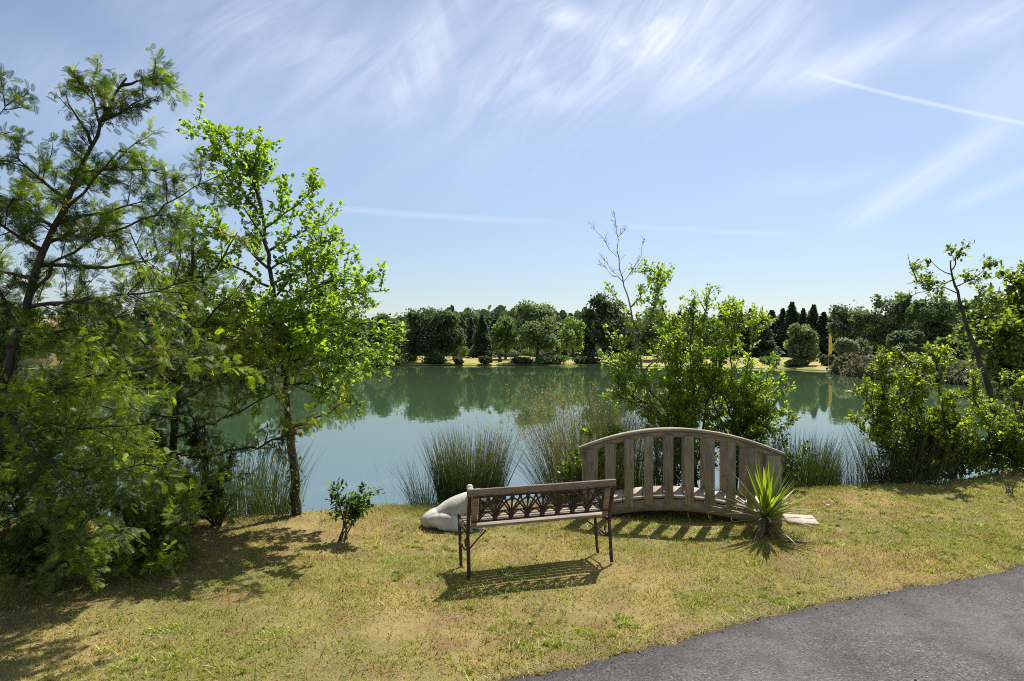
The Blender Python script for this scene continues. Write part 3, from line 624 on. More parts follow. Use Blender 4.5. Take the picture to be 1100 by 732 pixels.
# --- rushes and reeds
def clump(name, label, base, n, rad, length, width, c0, c1, seed, lean=.2, bend=.15, group=None, plume=None, ry=None, seg=5, cat='rushes', tipc=None):
    rng = np.random.default_rng(seed); base = np.asarray(base, float)
    a = rng.uniform(0, 6.283, n); r = np.sqrt(rng.random(n)); x = base[0]+rad*r*np.cos(a); y = base[1]+(ry or rad)*r*np.sin(a)
    P = np.stack([x, y, np.full(n, base[2]-.02)], 1); D = nrm(np.stack([np.cos(a)+rng.normal(0, .5, n), np.sin(a)+rng.normal(0, .5, n), 0*a], 1))
    g = Geo(); tips = blades(g, P, rng, length, width, c0, c1, lean, bend, seg, tipc, D)
    o = empty(name, tuple(base), label, cat, group); g.build('blades', M_reed, o, tuple(base))
    if plume:
        k = rng.random(n) < plume; T_ = tips[k]; g2 = Geo(); m = 16
        t = rng.random((len(T_)*m, 1)); Pp = np.repeat(T_, m, 0)-t*np.array([0, 0, .2])+rng.normal(0, .014, (len(T_)*m, 3))
        put_leaves(g2, Pp, np.tile((0, 0, 1.0), (len(Pp), 1)), rng, (.02, .05), (.24, .17, .09), (.46, .36, .20), 1, .8, .6, LEAFN_V*np.array([1, .5, 1]), jit=.0)
        g2.build('seed_heads', M_reed, o, tuple(base))
    return o
RS = ((.03, .05, .018), (.085, .12, .035))
clump('rush_clump', 'round tussock of upright dark green rushes behind the stone frog and bench', (P3(505, 560, 7.45)[0], 7.5, -.1), 1700, .38, (.45, 1.12), (.005, .010), *RS, 51, .18, .06, 'rush clumps on the bank', ry=.2, tipc=(.2, .18, .1))
clump('rush_clump', 'thin sparse arching rushes between the big tussock and the bridge', (.62, 8.0, -.2), 260, .22, (.6, 1.2), (.004, .008), (.035, .05, .02), (.11, .12, .05), 52, .35, .25, 'rush clumps on the bank', tipc=(.22, .18, .1))
clump('rush_clump', 'small tussock at the left side of the round tussock, leaning over the water', (-.98, 7.4, -.15), 320, .2, (.3, .8), (.004, .007), *RS, 53, .3, .12, 'rush clumps on the bank')
clump('tall_grass', 'tall tawny grass with brown plumes left of the bare-topped birch', (1.05, 8.7, -.35), 1100, .50, (.9, 1.85), (.005, .011), (.10, .11, .035), (.25, .23, .085), 54, .15, .15, 'tall grasses behind the bridge', plume=.3, cat='tall grass')
clump('tall_grass', 'tawny plumed grass leaning left over the water', (.72, 8.5, -.35), 200, .3, (1.1, 1.75), (.003, .007), (.15, .14, .06), (.30, .25, .11), 55, .30, .25, 'tall grasses behind the bridge', plume=.4, cat='tall grass')
clump('tall_grass', 'tall green grass between the tawny plumes and the birch trunk, behind the bridge', (1.65, 8.6, -.3), 1000, .45, (.7, 1.45), (.004, .010), (.08, .12, .03), (.20, .24, .06), 56, .16, .15, 'tall grasses behind the bridge', cat='tall grass')
clump('reed_clump', 'dark reeds standing against the water just right of the bridge', (3.95, 8.75, -.35), 1700, .50, (.55, 1.15), (.006, .011), (.03, .055, .018), (.10, .13, .04), 57, .12, .10, 'reeds right of the bridge', cat='reeds')
clump('reed_clump', 'thin leafless reeds in open water between the bridge and the right bush', (4.85, 8.85, -.4), 700, .55, (.45, .95), (.004, .008), (.04, .04, .025), (.10, .09, .05), 58, .12, .12, 'reeds right of the bridge', cat='reeds', seg=4)
clump('reed_clump', 'brown reeds and stems at the left foot of the right bush', (5.55, 8.9, -.35), 900, .5, (.6, 1.3), (.004, .009), (.04, .045, .02), (.13, .13, .05), 59, .18, .15, 'reeds right of the bridge', cat='reeds')
clump('reed_clump', 'shaded blue green reeds left of the pale alder, behind the mimosa bushes', (-3.1, 7.2, -.3), 420, .5, (.7, 1.35), (.006, .014), (.05, .08, .04), (.12, .16, .08), 60, .14, .12, 'reeds left of the alder', cat='reeds')
clump('reed_clump', 'reeds glimpsed through the mimosa leaves further left', (-4.6, 7.3, -.3), 300, .6, (.7, 1.2), (.006, .014), (.05, .09, .05), (.12, .17, .09), 61, .14, .12, 'reeds left of the alder', cat='reeds')
clump('reed_clump', 'leafy stems crowding the foot of the pale alder', (-2.62, 6.92, -.1), 200, .26, (.4, .95), (.005, .010), (.07, .10, .03), (.16, .18, .06), 62, .18, .15, 'reeds left of the alder', cat='reeds')
clump('tall_grass', 'coarse blades poking up through the middle of the right bush', (7.9, 10.0, -.2), 60, .8, (1.4, 2.2), (.012, .022), (.12, .17, .04), (.24, .28, .07), 63, .15, .2, None, cat='tall grass')
clump('reed_clump', 'a few tall lone stalks rising from the bank left of the round tussock', (-1.35, 7.45, -.3), 26, .28, (.4, 1.1), (.002, .004), (.10, .09, .05), (.2, .17, .1), 64, .12, .1, 'rush clumps on the bank', cat='reeds')

# --- dark bramble mound
bush('bramble', 'low dark purplish bramble mound between the rushes and the bridge', np.array([.72, 7.45, 0]), [np.array([.72+dx, 7.5+dy, z]) for dx, dy, z in ((-.22, 0, .22), (.1, .1, .35), (.2, -.1, .25), (0, -.12, .28), (-.12, .12, .3), (.25, .1, .2))], 36, (.045, .035, .03), (.12, .08, .055), False, (.02, .045), 2, sp=.03, tw=14, tl=(.08, .2), stem=.005, mat_=M_far, cat='bramble')

# --- bare-topped birch
rng = np.random.default_rng(24)
b0 = np.array([P3(708, 470, 8.5)[0], 8.5, -.35])
t4 = np.array([b0, P3(703, 450, 8.5), P3(694, 415, 8.5), P3(684, 370, 8.5), P3(678, 330, 8.5), P3(668, 300, 8.5), P3(664, 275, 8.5), P3(663, 250, 8.5), P3(660, 228, 8.5)])
B4 = [px((669, 303, 8.5), (655, 288, 8.5), (646, 275, 8.5)), px((663, 276, 8.5), (648, 262, 8.5), (633, 238, 8.4)), px((670, 303, 8.5), (684, 285, 8.5), (694, 262, 8.6), (693, 256, 8.6)), px((670, 303, 8.4), (650, 290, 8.3), (644, 282, 8.3)), px((684, 288, 8.5), (693, 275, 8.4)), px((664, 255, 8.5), (671, 247, 8.5))]
B4b = [px((684, 370, 8.5), (700, 340, 8.6), (712, 300, 8.6)), px((680, 340, 8.5), (660, 322, 8.4), (652, 305, 8.4)), px((690, 395, 8.5), (660, 370, 8.4), (650, 350, 8.3)), px((678, 330, 8.5), (690, 318, 8.5), (688, 305, 8.5)), px((694, 415, 8.5), (670, 400, 8.3), (652, 395, 8.2)), px((686, 380, 8.5), (675, 350, 8.3), (670, 335, 8.3)), px((690, 400, 8.5), (715, 375, 8.4), (730, 350, 8.4))]
T = sk([t4], .008); B4 = sk(B4, .01); B4b = sk(B4b, .015)
tw1 = twigs(B4+[T[0][-9:]], rng, 17, (.05, .18), (25, 55), .15, .1, seg=3)
s1 = twigs(B4b, rng, 8, (.12, .32), (35, 65), .1, .1); s2 = twigs(s1, rng, 6, (.06, .16), (35, 60), .1, .1, seg=3)
cr = Geo(); Pp, Dp = sites(s1+s2+B4b, rng, .05, .15); put_leaves(cr, Pp, Dp, rng, (.035, .065), (.12, .18, .022), (.26, .34, .045), 3, .5, .85)
bud = Geo(); Pp, Dp = sites(tw1, rng, .06, .5); put_leaves(bud, Pp, Dp, rng, (.015, .03), (.05, .04, .04), (.12, .09, .08), 1, .2, .9, LEAFN_V, jit=.006)
plant('birch_tree', 'thin young birch behind the bridge with a bare leafless top against the sky', 'tree', tuple(b0), [(T[0], .028, .002)]+[(p, .0045, .0015) for p in B4]+[(p, .012, .004) for p in B4b]+[(p, .0035, .0015) for p in tw1+s1], M_twig, [('crown', cr, M_leaf), ('dry_buds', bud, M_far)])

# --- alder thicket behind the bridge
def thicket(name, label, base, stems, seed, c0, c1, size, group=None, sp=.05, tw=7.5, tl=(.16, .42), t0=.2, trunk_r=.022, per=3, cat='tree', tper=6.5, tv=LEAF_V, jit=.015, bm=None):
    rng = np.random.default_rng(seed); base = np.asarray(base, float); S = [smooth_path([base+np.array([rng.normal(0, .05), rng.normal(0, .05), 0])]+[P3(*p) for p in s], None, .018, rng) for s in stems]
    b = twigs(S, rng, 3.2, (.35, .8), (30, 60), .15, t0, taper=.55); s1 = twigs(S+b, rng, tw*2.0, tl, (35, 65), .1, t0*.8, taper=.4); s2 = twigs(s1, rng, tper, (tl[0]*.45, tl[1]*.5), (35, 65), .1, .1, seg=3)
    g = Geo(); P, D = sites(s1+s2, rng, sp, .1); put_leaves(g, P, D, rng, size, c0, c1, per+2, .45, .85, tv, jit=jit)
    return plant(name, label, cat, tuple(base), [(p, trunk_r, .006) for p in S]+[(p, .009, .003) for p in b]+[(p, .004, .0018) for p in s1], bm or M_barkd, [('crown', g, M_leaf)], group)
ALD = ((.14, .21, .025), (.29, .38, .05))
thicket('alder_bush', 'tallest alder bush with a rounded top behind the middle of the bridge', (P3(748, 480, 9.2)[0], 9.2, -.4), [[(745, 440, 9.2), (750, 380, 9.2), (762, 315, 9.2)], [(735, 440, 9.1), (730, 390, 9.0), (722, 340, 8.9)], [(760, 430, 9.1), (775, 370, 9.0), (788, 330, 9.0)], [(745, 440, 9.2), (742, 380, 9.1), (745, 325, 9.1)]], 71, *ALD, (.028, .052), 'alder bushes behind the bridge', tw=7, tl=(.16, .4))
thicket('alder_bush', 'alder bush leaning right over the water beside the right half of the bridge', (P3(792, 480, 9.3)[0], 9.3, -.4), [[(795, 440, 9.2), (805, 390, 9.1), (812, 345, 9.0)], [(800, 440, 9.1), (822, 410, 9.0), (838, 385, 8.9)], [(790, 440, 9.1), (785, 390, 8.9), (790, 340, 8.9)], [(805, 455, 9.0), (828, 440, 8.8), (845, 415, 8.7)], [(800, 460, 9.0), (815, 450, 8.8), (826, 460, 8.6)], [(785, 450, 9.1), (774, 410, 9.0), (770, 365, 9.0)], [(780, 460, 9.1), (765, 430, 8.9), (758, 400, 8.9)]], 72, *ALD, (.028, .052), 'alder bushes behind the bridge', tw=7, tl=(.16, .4))
thicket('alder_bush', 'alder bush rising through the birch stem behind the left half of the bridge', (P3(728, 480, 8.8)[0], 8.8, -.4), [[(725, 440, 8.8), (718, 400, 8.8), (708, 360, 8.8)], [(715, 440, 8.7), (695, 415, 8.6), (675, 395, 8.5)], [(735, 440, 8.7), (730, 400, 8.6), (715, 385, 8.5)], [(720, 450, 8.6), (700, 440, 8.4), (680, 435, 8.3)], [(728, 420, 8.9), (722, 360, 9.0), (706, 318, 9.0), (710, 296, 9.0)], [(715, 450, 8.7), (672, 420, 8.5), (655, 380, 8.4)]], 73, *ALD, (.028, .05), 'alder bushes behind the bridge', tw=7, tl=(.16, .42))
bush('broadleaf_shrub', 'bright yellow green broad-leaved shrub showing between the left pickets of the bridge', np.array([.95, 7.75, 0]), [np.array([.95+dx, 7.7+dy, z]) for dx, dy, z in ((-.3, 0, .62), (-.1, .05, .78), (.12, 0, .75), (.32, .1, .8), (0, -.1, .55), (.25, -.1, .6), (-.38, -.1, .42), (.45, 0, .7))], 37, (.10, .17, .02), (.20, .28, .03), False, (.06, .11), 2, sp=.05, tw=8, tl=(.1, .22), stem=.008, t0=.3)
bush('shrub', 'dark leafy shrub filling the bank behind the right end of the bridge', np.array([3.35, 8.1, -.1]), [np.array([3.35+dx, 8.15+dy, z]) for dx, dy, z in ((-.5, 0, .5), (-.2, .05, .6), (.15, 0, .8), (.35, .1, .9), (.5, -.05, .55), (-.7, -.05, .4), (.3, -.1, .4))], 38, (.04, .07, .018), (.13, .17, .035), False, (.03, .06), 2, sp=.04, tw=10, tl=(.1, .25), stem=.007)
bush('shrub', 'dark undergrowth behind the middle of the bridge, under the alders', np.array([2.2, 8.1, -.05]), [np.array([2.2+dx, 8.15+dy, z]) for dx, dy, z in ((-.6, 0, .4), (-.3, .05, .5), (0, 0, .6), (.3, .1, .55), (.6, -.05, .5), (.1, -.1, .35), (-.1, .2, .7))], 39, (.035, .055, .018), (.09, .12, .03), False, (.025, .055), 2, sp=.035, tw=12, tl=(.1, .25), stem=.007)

# --- right bank
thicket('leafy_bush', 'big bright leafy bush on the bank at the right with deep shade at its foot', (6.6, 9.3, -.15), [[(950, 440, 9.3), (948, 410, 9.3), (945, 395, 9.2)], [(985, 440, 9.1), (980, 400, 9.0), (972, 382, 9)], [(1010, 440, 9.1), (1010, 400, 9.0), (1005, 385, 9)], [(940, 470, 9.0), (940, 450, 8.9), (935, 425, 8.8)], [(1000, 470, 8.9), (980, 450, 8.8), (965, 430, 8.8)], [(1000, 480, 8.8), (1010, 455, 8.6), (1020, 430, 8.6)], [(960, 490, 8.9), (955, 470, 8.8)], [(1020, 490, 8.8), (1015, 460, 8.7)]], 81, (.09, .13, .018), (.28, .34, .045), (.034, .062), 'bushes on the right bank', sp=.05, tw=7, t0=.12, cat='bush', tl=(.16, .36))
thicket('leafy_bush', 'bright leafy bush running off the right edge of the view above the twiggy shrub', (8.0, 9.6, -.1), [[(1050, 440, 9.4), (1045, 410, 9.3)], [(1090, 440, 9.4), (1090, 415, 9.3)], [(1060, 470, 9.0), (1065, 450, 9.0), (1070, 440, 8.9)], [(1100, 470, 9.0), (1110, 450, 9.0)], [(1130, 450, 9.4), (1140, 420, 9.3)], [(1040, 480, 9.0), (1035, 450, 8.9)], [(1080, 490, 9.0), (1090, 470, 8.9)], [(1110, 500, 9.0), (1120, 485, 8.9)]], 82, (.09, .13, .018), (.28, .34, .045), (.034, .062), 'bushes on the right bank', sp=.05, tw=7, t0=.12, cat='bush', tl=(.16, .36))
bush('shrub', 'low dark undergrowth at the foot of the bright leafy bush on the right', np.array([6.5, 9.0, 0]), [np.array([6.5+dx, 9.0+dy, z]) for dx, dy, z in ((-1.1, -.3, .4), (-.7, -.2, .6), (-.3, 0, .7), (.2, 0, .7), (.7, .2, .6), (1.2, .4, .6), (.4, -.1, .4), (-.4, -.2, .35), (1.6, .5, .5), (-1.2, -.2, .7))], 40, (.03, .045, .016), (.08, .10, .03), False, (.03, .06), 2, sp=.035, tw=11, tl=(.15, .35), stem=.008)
b0 = G(1086, 531)
bush('twiggy_shrub', 'small nearly leafless twiggy shrub in the lawn at the right edge', b0, [P3(1078, 498, 7.75), P3(1086, 492, 7.8), P3(1094, 505, 7.8), P3(1100, 498, 7.7), P3(1072, 508, 7.8), P3(1092, 515, 7.6)], 41, (.16, .13, .06), (.26, .24, .10), False, (.015, .03), 1, sp=.06, tw=7, tl=(.06, .16), stem=.007, wood_m=M_twig, tper=3)
# leaning tree
rng = np.random.default_rng(25)
b0 = np.array([P3(1078, 440, 12)[0], 12, -.2])
t5 = np.array([b0, P3(1062, 412, 12), P3(1050, 382, 12), P3(1038, 348, 12), P3(1029, 318, 12), P3(1022, 292, 12), P3(1021, 280, 12)])
B5 = [px((1028, 315, 12), (1005, 305, 12), (980, 302, 11.8)), px((1022, 295, 12), (1008, 290, 12), (998, 278, 12)), px((1027, 308, 12), (1045, 300, 12.2), (1068, 280, 12.4)), px((1034, 335, 12), (1050, 320, 12), (1065, 310, 11.8)), px((1026, 300, 12), (1000, 312, 11.7), (975, 318, 11.5)), px((1023, 290, 12), (1030, 268, 12), (1034, 265, 12)), px((985, 302, 11.8), (978, 285, 11.7), (975, 273, 11.7)), px((1038, 345, 12), (1060, 345, 12), (1080, 330, 11.9))]
T = sk([t5], .008); B5 = sk(B5, .012)
s1 = twigs(B5, rng, 8, (.15, .4), (30, 60), .1, .2); s2 = twigs(s1, rng, 5, (.1, .2), (30, 60), .1, .2, seg=3)
cr = Geo(); Pp, Dp = sites(s1+s2, rng, .10, .2); kk = vnoise(Pp[:, 0], Pp[:, 2], 1.6, 77) > .2; put_leaves(cr, Pp[kk], Dp[kk], rng, (.05, .09), (.07, .12, .025), (.18, .24, .035), 7, .4, .85, jit=.03)
plant('leaning_tree', 'dark trunk leaning left over the right bush with sparse tufts of leaves', 'tree', tuple(b0), [(T[0], .085, .012)]+[(p, .013, .004) for p in B5]+[(p, .006, .003) for p in s1], M_barkd, [('crown', cr, M_leaf)])
thicket('willow_tree', 'yellow green willow crown at the right edge behind the leaning trunk', (P3(1100, 420, 15)[0], 15, -.1), [[(1090, 400, 15), (1085, 350, 15), (1082, 325, 15)], [(1100, 390, 15), (1105, 330, 14.8), (1100, 300, 14.6)], [(1080, 400, 15), (1060, 370, 14.6), (1058, 355, 14.4)], [(1110, 400, 15), (1125, 340, 14.8), (1130, 310, 14.6)], [(1095, 400, 15), (1085, 380, 14.2), (1078, 360, 14)]], 83, (.08, .12, .022), (.18, .23, .04), (.09, .15), None, sp=.13, tw=4.5, tl=(.4, .9), t0=.25, trunk_r=.07, jit=.06, tper=4)

# ------------------------------------------------------------------ trees across the water
CL_V = np.array([(0, 0, 0), (1, 0, -.1), (.25, .38, .08), (.8, .3, .0), (.3, -.34, .08), (.75, -.36, .02)])
def far_crown(lobes, n, rng, size, c0, c1, gap=.35, seed=0):
    """lobes: (cx,cy,cz,rx,ry,rz) relative to the base"""
    lobes = np.array(lobes, float); n = int(n*1.5); w = (lobes[:, 3]*lobes[:, 5])**1.0; k = rng.choice(len(lobes), n, p=w/w.sum())
    d = nrm(rng.normal(size=(n, 3))); r = rng.random((n, 1))**.45
    P = lobes[k, :3]+d*r*lobes[k, 3:6]*(1+.16*rng.normal(size=(n, 1))*1.0)
    # clumps and gaps
    q = vnoise(P[:, 0]+P[:, 1]*.8, P[:, 2]+P[:, 1]*.5, 1.1, 61+seed)+.5*vnoise(P[:, 0]-P[:, 1], P[:, 2], 2.6, 62+seed)
    keep = q > gap+.25; P, d = P[keep], d[keep]; n = len(P)
    X = nrm(d*.5+rng.normal(size=(n, 3))); Nn = nrm(d+rng.normal(size=(n, 3))*.6+np.array([0, 0, .5])); Y = nrm(np.cross(Nn, X)); Z = np.cross(X, Y)
    t = rng.random((n, 1)); cl = vnoise(P[:, 0]*1.2, P[:, 2]+P[:, 1], 1.0, 66+seed)[:, None]
    C = (np.asarray(c0)*(1-t)+np.asarray(c1)*t)*(1.05+.7*cl)
    g = Geo(); g.inst(CL_V, LEAF_F, P, X, Y, Z, rng.uniform(*size, (n, 1)), C); return g
def far_tree(name, label, pxc, Y, ytop, ybase_crown, halfw, seed, c0, c1, n=7000, size=(.2, .42), group='trees across the lake', nl=17, gap=.36, shape='round', cat='tree', zbase=None, trunk_r=.22, multi=1):
    rng = np.random.default_rng(seed); s = Y/F; X = (pxc-550)*s; zb = zg(X, Y) if zbase is None else zbase
    zt = H-(ytop-HOR)*s; z0 = max(H-(ybase_crown-HOR)*s, zb+.1); hw = halfw*s; hh = (zt-z0)/2; cz = (zt+z0)/2-zb
    lob = [(0, 0, cz, hw*.55, hw*.55, hh*.74)]
    for i in range(nl):
        a = rng.uniform(0, 6.28); v = rng.uniform(-.85, .85); rr = math.sqrt(max(0, 1-v*v*.9))*rng.uniform(.5, .82)
        if shape == 'low': rr *= 1.15 if v < 0 else .9
        k = rng.uniform(.17, .34); lob.append((math.cos(a)*rr*hw, math.sin(a)*rr*hw, cz+v*hh*.72, hw*k*1.1, hw*k*1.1, hh*k*.95))
    g = far_crown(lob, n, rng, size, c0, c1, gap, seed)
    o = empty(name, (X, Y, zb), label, cat, group); g.build('crown', M_far, o)
    t = Geo()
    for m in range(multi):
        dx = rng.normal(0, .25*(multi > 1)); top = np.array([dx*2.5, rng.normal(0, .3), cz+hh*.5]); tr = smooth_path([(dx, 0, -.1), (dx*1.4+rng.normal(0, .1), 0, cz*.5), top], 7)
        tube(t, tr, np.linspace(trunk_r, trunk_r*.2, 7), 7, (1, 1, 1))
        for q in range(7):
            f = rng.uniform(.3, .9); p0 = tr[int(f*6)]; a = rng.uniform(0, 6.28); e = p0+np.array([math.cos(a)*hw*.6, math.sin(a)*hw*.6, hh*rng.uniform(.15, .6)]); tube(t, smooth_path([p0, (p0+e)/2-np.array([0, 0, .1]), e], 5), np.linspace(trunk_r*.4, trunk_r*.08, 5), 5, (1, 1, 1))
    t.build('trunk', M_bark, o, smooth=True)
    return o
def conifer(name, label, pxc, Y, ytop, halfw, seed, c0=(.05, .085, .058), c1=(.12, .17, .10), n=3600, group='dark conifers across the lake', src=None):
    rng = np.random.default_rng(seed); s = Y/F; X = (pxc-550)*s; zb = .3; h = H-(ytop-HOR)*s-zb; hw = halfw*s
    o = empty(name, (X, Y, zb), label, 'conifer', group, rng.uniform(0, 6.28))
    if src is not None:
        o.scale = (hw/src[2], hw/src[2], h/src[3])
        for ch in src[0].children:
            c = ch.copy(); col.objects.link(c); c.parent = o
        return (o, None, hw, h)
    f = rng.random(n)**.8; tiers = (f*14).astype(int)/14+rng.random(n)*.07; f = np.clip(tiers, 0, .99); a = rng.uniform(0, 6.28, n); br = hw*1.2*(1-f)**.9*(.7+.3*np.sin(a*3+f*17)+.25*vnoise(a*2, f*20, 1.0, seed))
    rr = br*rng.random(n)**.45; z = h*(.06+.94*f)-rr*.35
    P = np.stack([rr*np.cos(a), rr*np.sin(a), z], 1); X_ = nrm(np.stack([np.cos(a), np.sin(a), -.35+0*a], 1)+rng.normal(size=(n, 3))*.35); Nn = nrm(rng.normal(size=(n, 3))*.4+np.array([0, 0, 1.0])); Yv = nrm(np.cross(Nn, X_)); Z = np.cross(X_, Yv)
    t = rng.random((n, 1)); g = Geo(); g.inst(CL_V, LEAF_F, P, X_, Yv, Z, rng.uniform(.3, .6, (n, 1))*(.35+.65*(1-f))[:, None], np.asarray(c0)*(1-t)+np.asarray(c1)*t)
    g.build('crown', M_far, o); t_ = Geo(); tube(t_, [(0, 0, -.1), (0, 0, h*.5), (0, 0, h*.99)], [.25, .14, .02], 7, (1, 1, 1)); t_.build('trunk', M_barkd, o, smooth=True)
    return (o, None, hw, h)
DK = ((.04, .07, .034), (.11, .155, .07)); MD = ((.055, .095, .034), (.15, .21, .075)); LT = ((.10, .15, .05), (.23, .29, .10)); GY = ((.06, .08, .05), (.15, .175, .11))
far_tree('broadleaf_tree', 'dark round-crowned tree on the far bank, just left of the bare pale strip', 463, 82, 323, 392, 38, 101, (.035, .055, .03), (.10, .13, .065), 9000, trunk_r=.3)
far_tree('broadleaf_tree', 'darker tree half hidden behind the pale alder leaves, left of the round-crowned tree', 425, 88, 332, 388, 26, 102, *DK, 6000)
far_tree('willow_tree', 'grey green willow with several stems and a wide crown beside the dark waterside hedge', 577, 83, 321, 383, 36, 103, (.08, .115, .055), (.19, .23, .11), 9500, trunk_r=.16, multi=4)
far_tree('broadleaf_tree', 'mid green tree between the dark conifers and the willow', 543, 92, 337, 382, 20, 104, *MD, 6000)
far_tree('broadleaf_tree', 'pale green small tree right of the willow', 616, 95, 336, 384, 17, 105, *LT, 4500)
far_tree('broadleaf_tree', 'tall dark tree standing behind the bare-topped birch', 655, 80, 309, 392, 36, 106, (.024, .042, .022), (.07, .095, .045), 10000, trunk_r=.3)
far_tree('broadleaf_tree', 'dark tree behind the alder bushes, right of the tall dark tree', 705, 86, 322, 392, 32, 107, *MD, 6000)
far_tree('broadleaf_tree', 'mid green tree hidden behind the top of the tallest alder bush', 760, 90, 330, 390, 30, 108, *MD, 5000)
far_tree('willow_tree', 'rounded grey green willow on the far bank left of the yellow flag', 862, 68, 345, 394, 19, 109, (.08, .115, .06), (.20, .24, .12), 8500, (.16, .32), trunk_r=.14, multi=3, gap=.25)
far_tree('broadleaf_tree', 'small silvery tree just right of the yellow flag', 908, 70, 362, 392, 12, 110, (.10, .12, .09), (.20, .22, .17), 3000, (.15, .3), gap=.35)
far_tree('broadleaf_tree', 'small silvery tree further right of the yellow flag, under the big pines', 924, 72, 360, 392, 10, 111, (.10, .12, .09), (.20, .22, .17), 2600, (.15, .3), gap=.35)
far_tree('pine_tree', 'tall grey green pine where the tree line steps up behind the silvery trees', 918, 84, 322, 388, 27, 112, *GY, 7500, gap=.42)
far_tree('pine_tree', 'highest grey green pine of the far right bank, left of the leaning trunk', 958, 80, 308, 388, 30, 113, *GY, 8500, gap=.42)
far_tree('pine_tree', 'dark pine directly behind the leaning trunk', 1005, 74, 306, 388, 32, 114, *DK, 8500, gap=.4)
far_tree('pine_tree', 'dark pine between the leaning trunk and the willow crown at the right', 1052, 66, 312, 392, 30, 115, *DK, 8000, gap=.36)
far_tree('pine_tree', 'dark pine behind the willow crown at the right edge', 1100, 60, 306, 394, 34, 116, *DK, 7000, gap=.36)
far_tree('pine_tree', 'tall pine beyond the right edge, behind the willow crown', 1150, 58, 300, 394, 34, 117, *MD, 5000, gap=.36)
far_tree('broadleaf_tree', 'bluish low tree in front of the big pines at the right', 975, 66, 352, 395, 20, 118, (.05, .075, .05), (.11, .14, .09), 5500, (.18, .38))
far_tree('broadleaf_tree', 'low dark tree over the water right of the bluish low tree', 1020, 56, 362, 400, 20, 119, *DK, 5000, (.18, .38))
far_tree('broadleaf_tree', 'low dark tree seen under the willow crown at the right edge', 1082, 50, 366, 402, 24, 120, *DK, 5000, (.18, .38))
# left shore, seen through the mimosa and alder
for k, (p_, Y_, yt, hw_, c_, lb) in enumerate([
    (20, 44, 330, 44, DK, 'dark tree across the water behind the slanting mimosa trunk'), (90, 42, 322, 42, MD, 'green tree across the water seen between the two mimosas'), (170, 38, 318, 46, DK, 'dark tree overhanging the near left shore behind the podded mimosa'),
    (240, 46, 316, 44, MD, 'green tree across the water behind the left half of the pale alder'), (310, 56, 322, 40, DK, 'dark tree across the water behind the pale alder trunk'), (365, 68, 326, 34, MD, 'green tree across the water behind the right half of the pale alder'),
    (402, 78, 334, 24, DK, 'dark tree showing past the rightmost leaves of the pale alder'), (-50, 46, 320, 50, MD, 'green tree across the water beyond the left edge of the lawn')]):
    far_tree('broadleaf_tree', lb, p_, Y_, yt, 410 if Y_ < 50 else 392, hw_, 130+k, *c_, 5500, (.2, .42), group='trees on the left shore')
# conifer belt
SRC = conifer('conifer_tree', 'leftmost dark conifer, behind the gap between the round-crowned tree and the mid green tree', 506, 104, 341, 11, 150)
lab = {518: 'dark conifer just right of the leftmost conifer, its top a little higher', 531: 'dark conifer just left of the mid green tree', 600: 'dark conifer top showing between the willow and the pale small tree', 634: 'dark conifer behind the pale small tree',
       795: 'dark conifer just right of the alder bush tops', 806: 'second dark conifer right of the alder bush tops', 818: 'third dark conifer right of the alder bush tops', 829: 'dark conifer left of the rounded willow top', 841: 'dark conifer directly above the left side of the rounded willow',
       851: 'tallest dark conifer, above the rounded willow', 863: 'dark conifer above the right side of the rounded willow', 874: 'dark conifer half way from the rounded willow to the yellow flag', 885: 'dark conifer just left of the yellow flag', 897: 'dark conifer just right of the yellow flag', 908: 'rightmost dark conifer, at the step up to the pines',
       730: 'dark conifer hidden behind the left alder bush', 775: 'dark conifer behind the rounded top of the tallest alder bush'}
for k, (xx, lb) in enumerate(lab.items()):
    top = {518: 338, 531: 343, 600: 344, 634: 340, 795: 334, 806: 331, 818: 336, 829: 333, 841: 331, 851: 324, 863: 331, 874: 327, 885: 335, 897: 330, 908: 333, 730: 334, 775: 333}[xx]
    Yk = 98+(k*37 % 13)
    if k == 5: SRC2 = conifer('conifer_tree', lb, xx, Yk, top, 12, 151)
    else: conifer('conifer_tree', lb, xx, Yk, top, 14+((k*7) % 5)*1.6, 160+k, src=SRC if k % 2 else (SRC2 if k > 5 else SRC))
# distant wood closing the horizon
rng = np.random.default_rng(170); g = Geo(); n = 52000
X_ = rng.uniform(-190, 190, n); Yv = rng.uniform(118, 150, n); top = 5.6+2.4*vnoise(X_, Yv*0, .12, 5)+1.6*vnoise(X_, Yv*0, .5, 6); Z_ = .2+top*rng.random(n)**.7
P = np.stack([X_, Yv, Z_], 1); Xd = nrm(rng.normal(size=(n, 3))); Nn = nrm(rng.normal(size=(n, 3))*.6+np.array([0, -.6, .6])); Yd = nrm(np.cross(Nn, Xd)); t = rng.random((n, 1)); cc = vnoise(X_, Z_, .25, 9)[:, None]
g.inst(CL_V, LEAF_F, P, Xd, Yd, np.cross(Xd, Yd), rng.uniform(.9, 1.8, (n, 1)), (np.array((.04, .065, .038))*(1-t)+np.array((.09, .125, .065))*t)*(.7+.7*cc))
tag(g.build('distant_woods', M_far), 'dark far-off wood closing the view behind the lake', 'woods', kind='stuff')

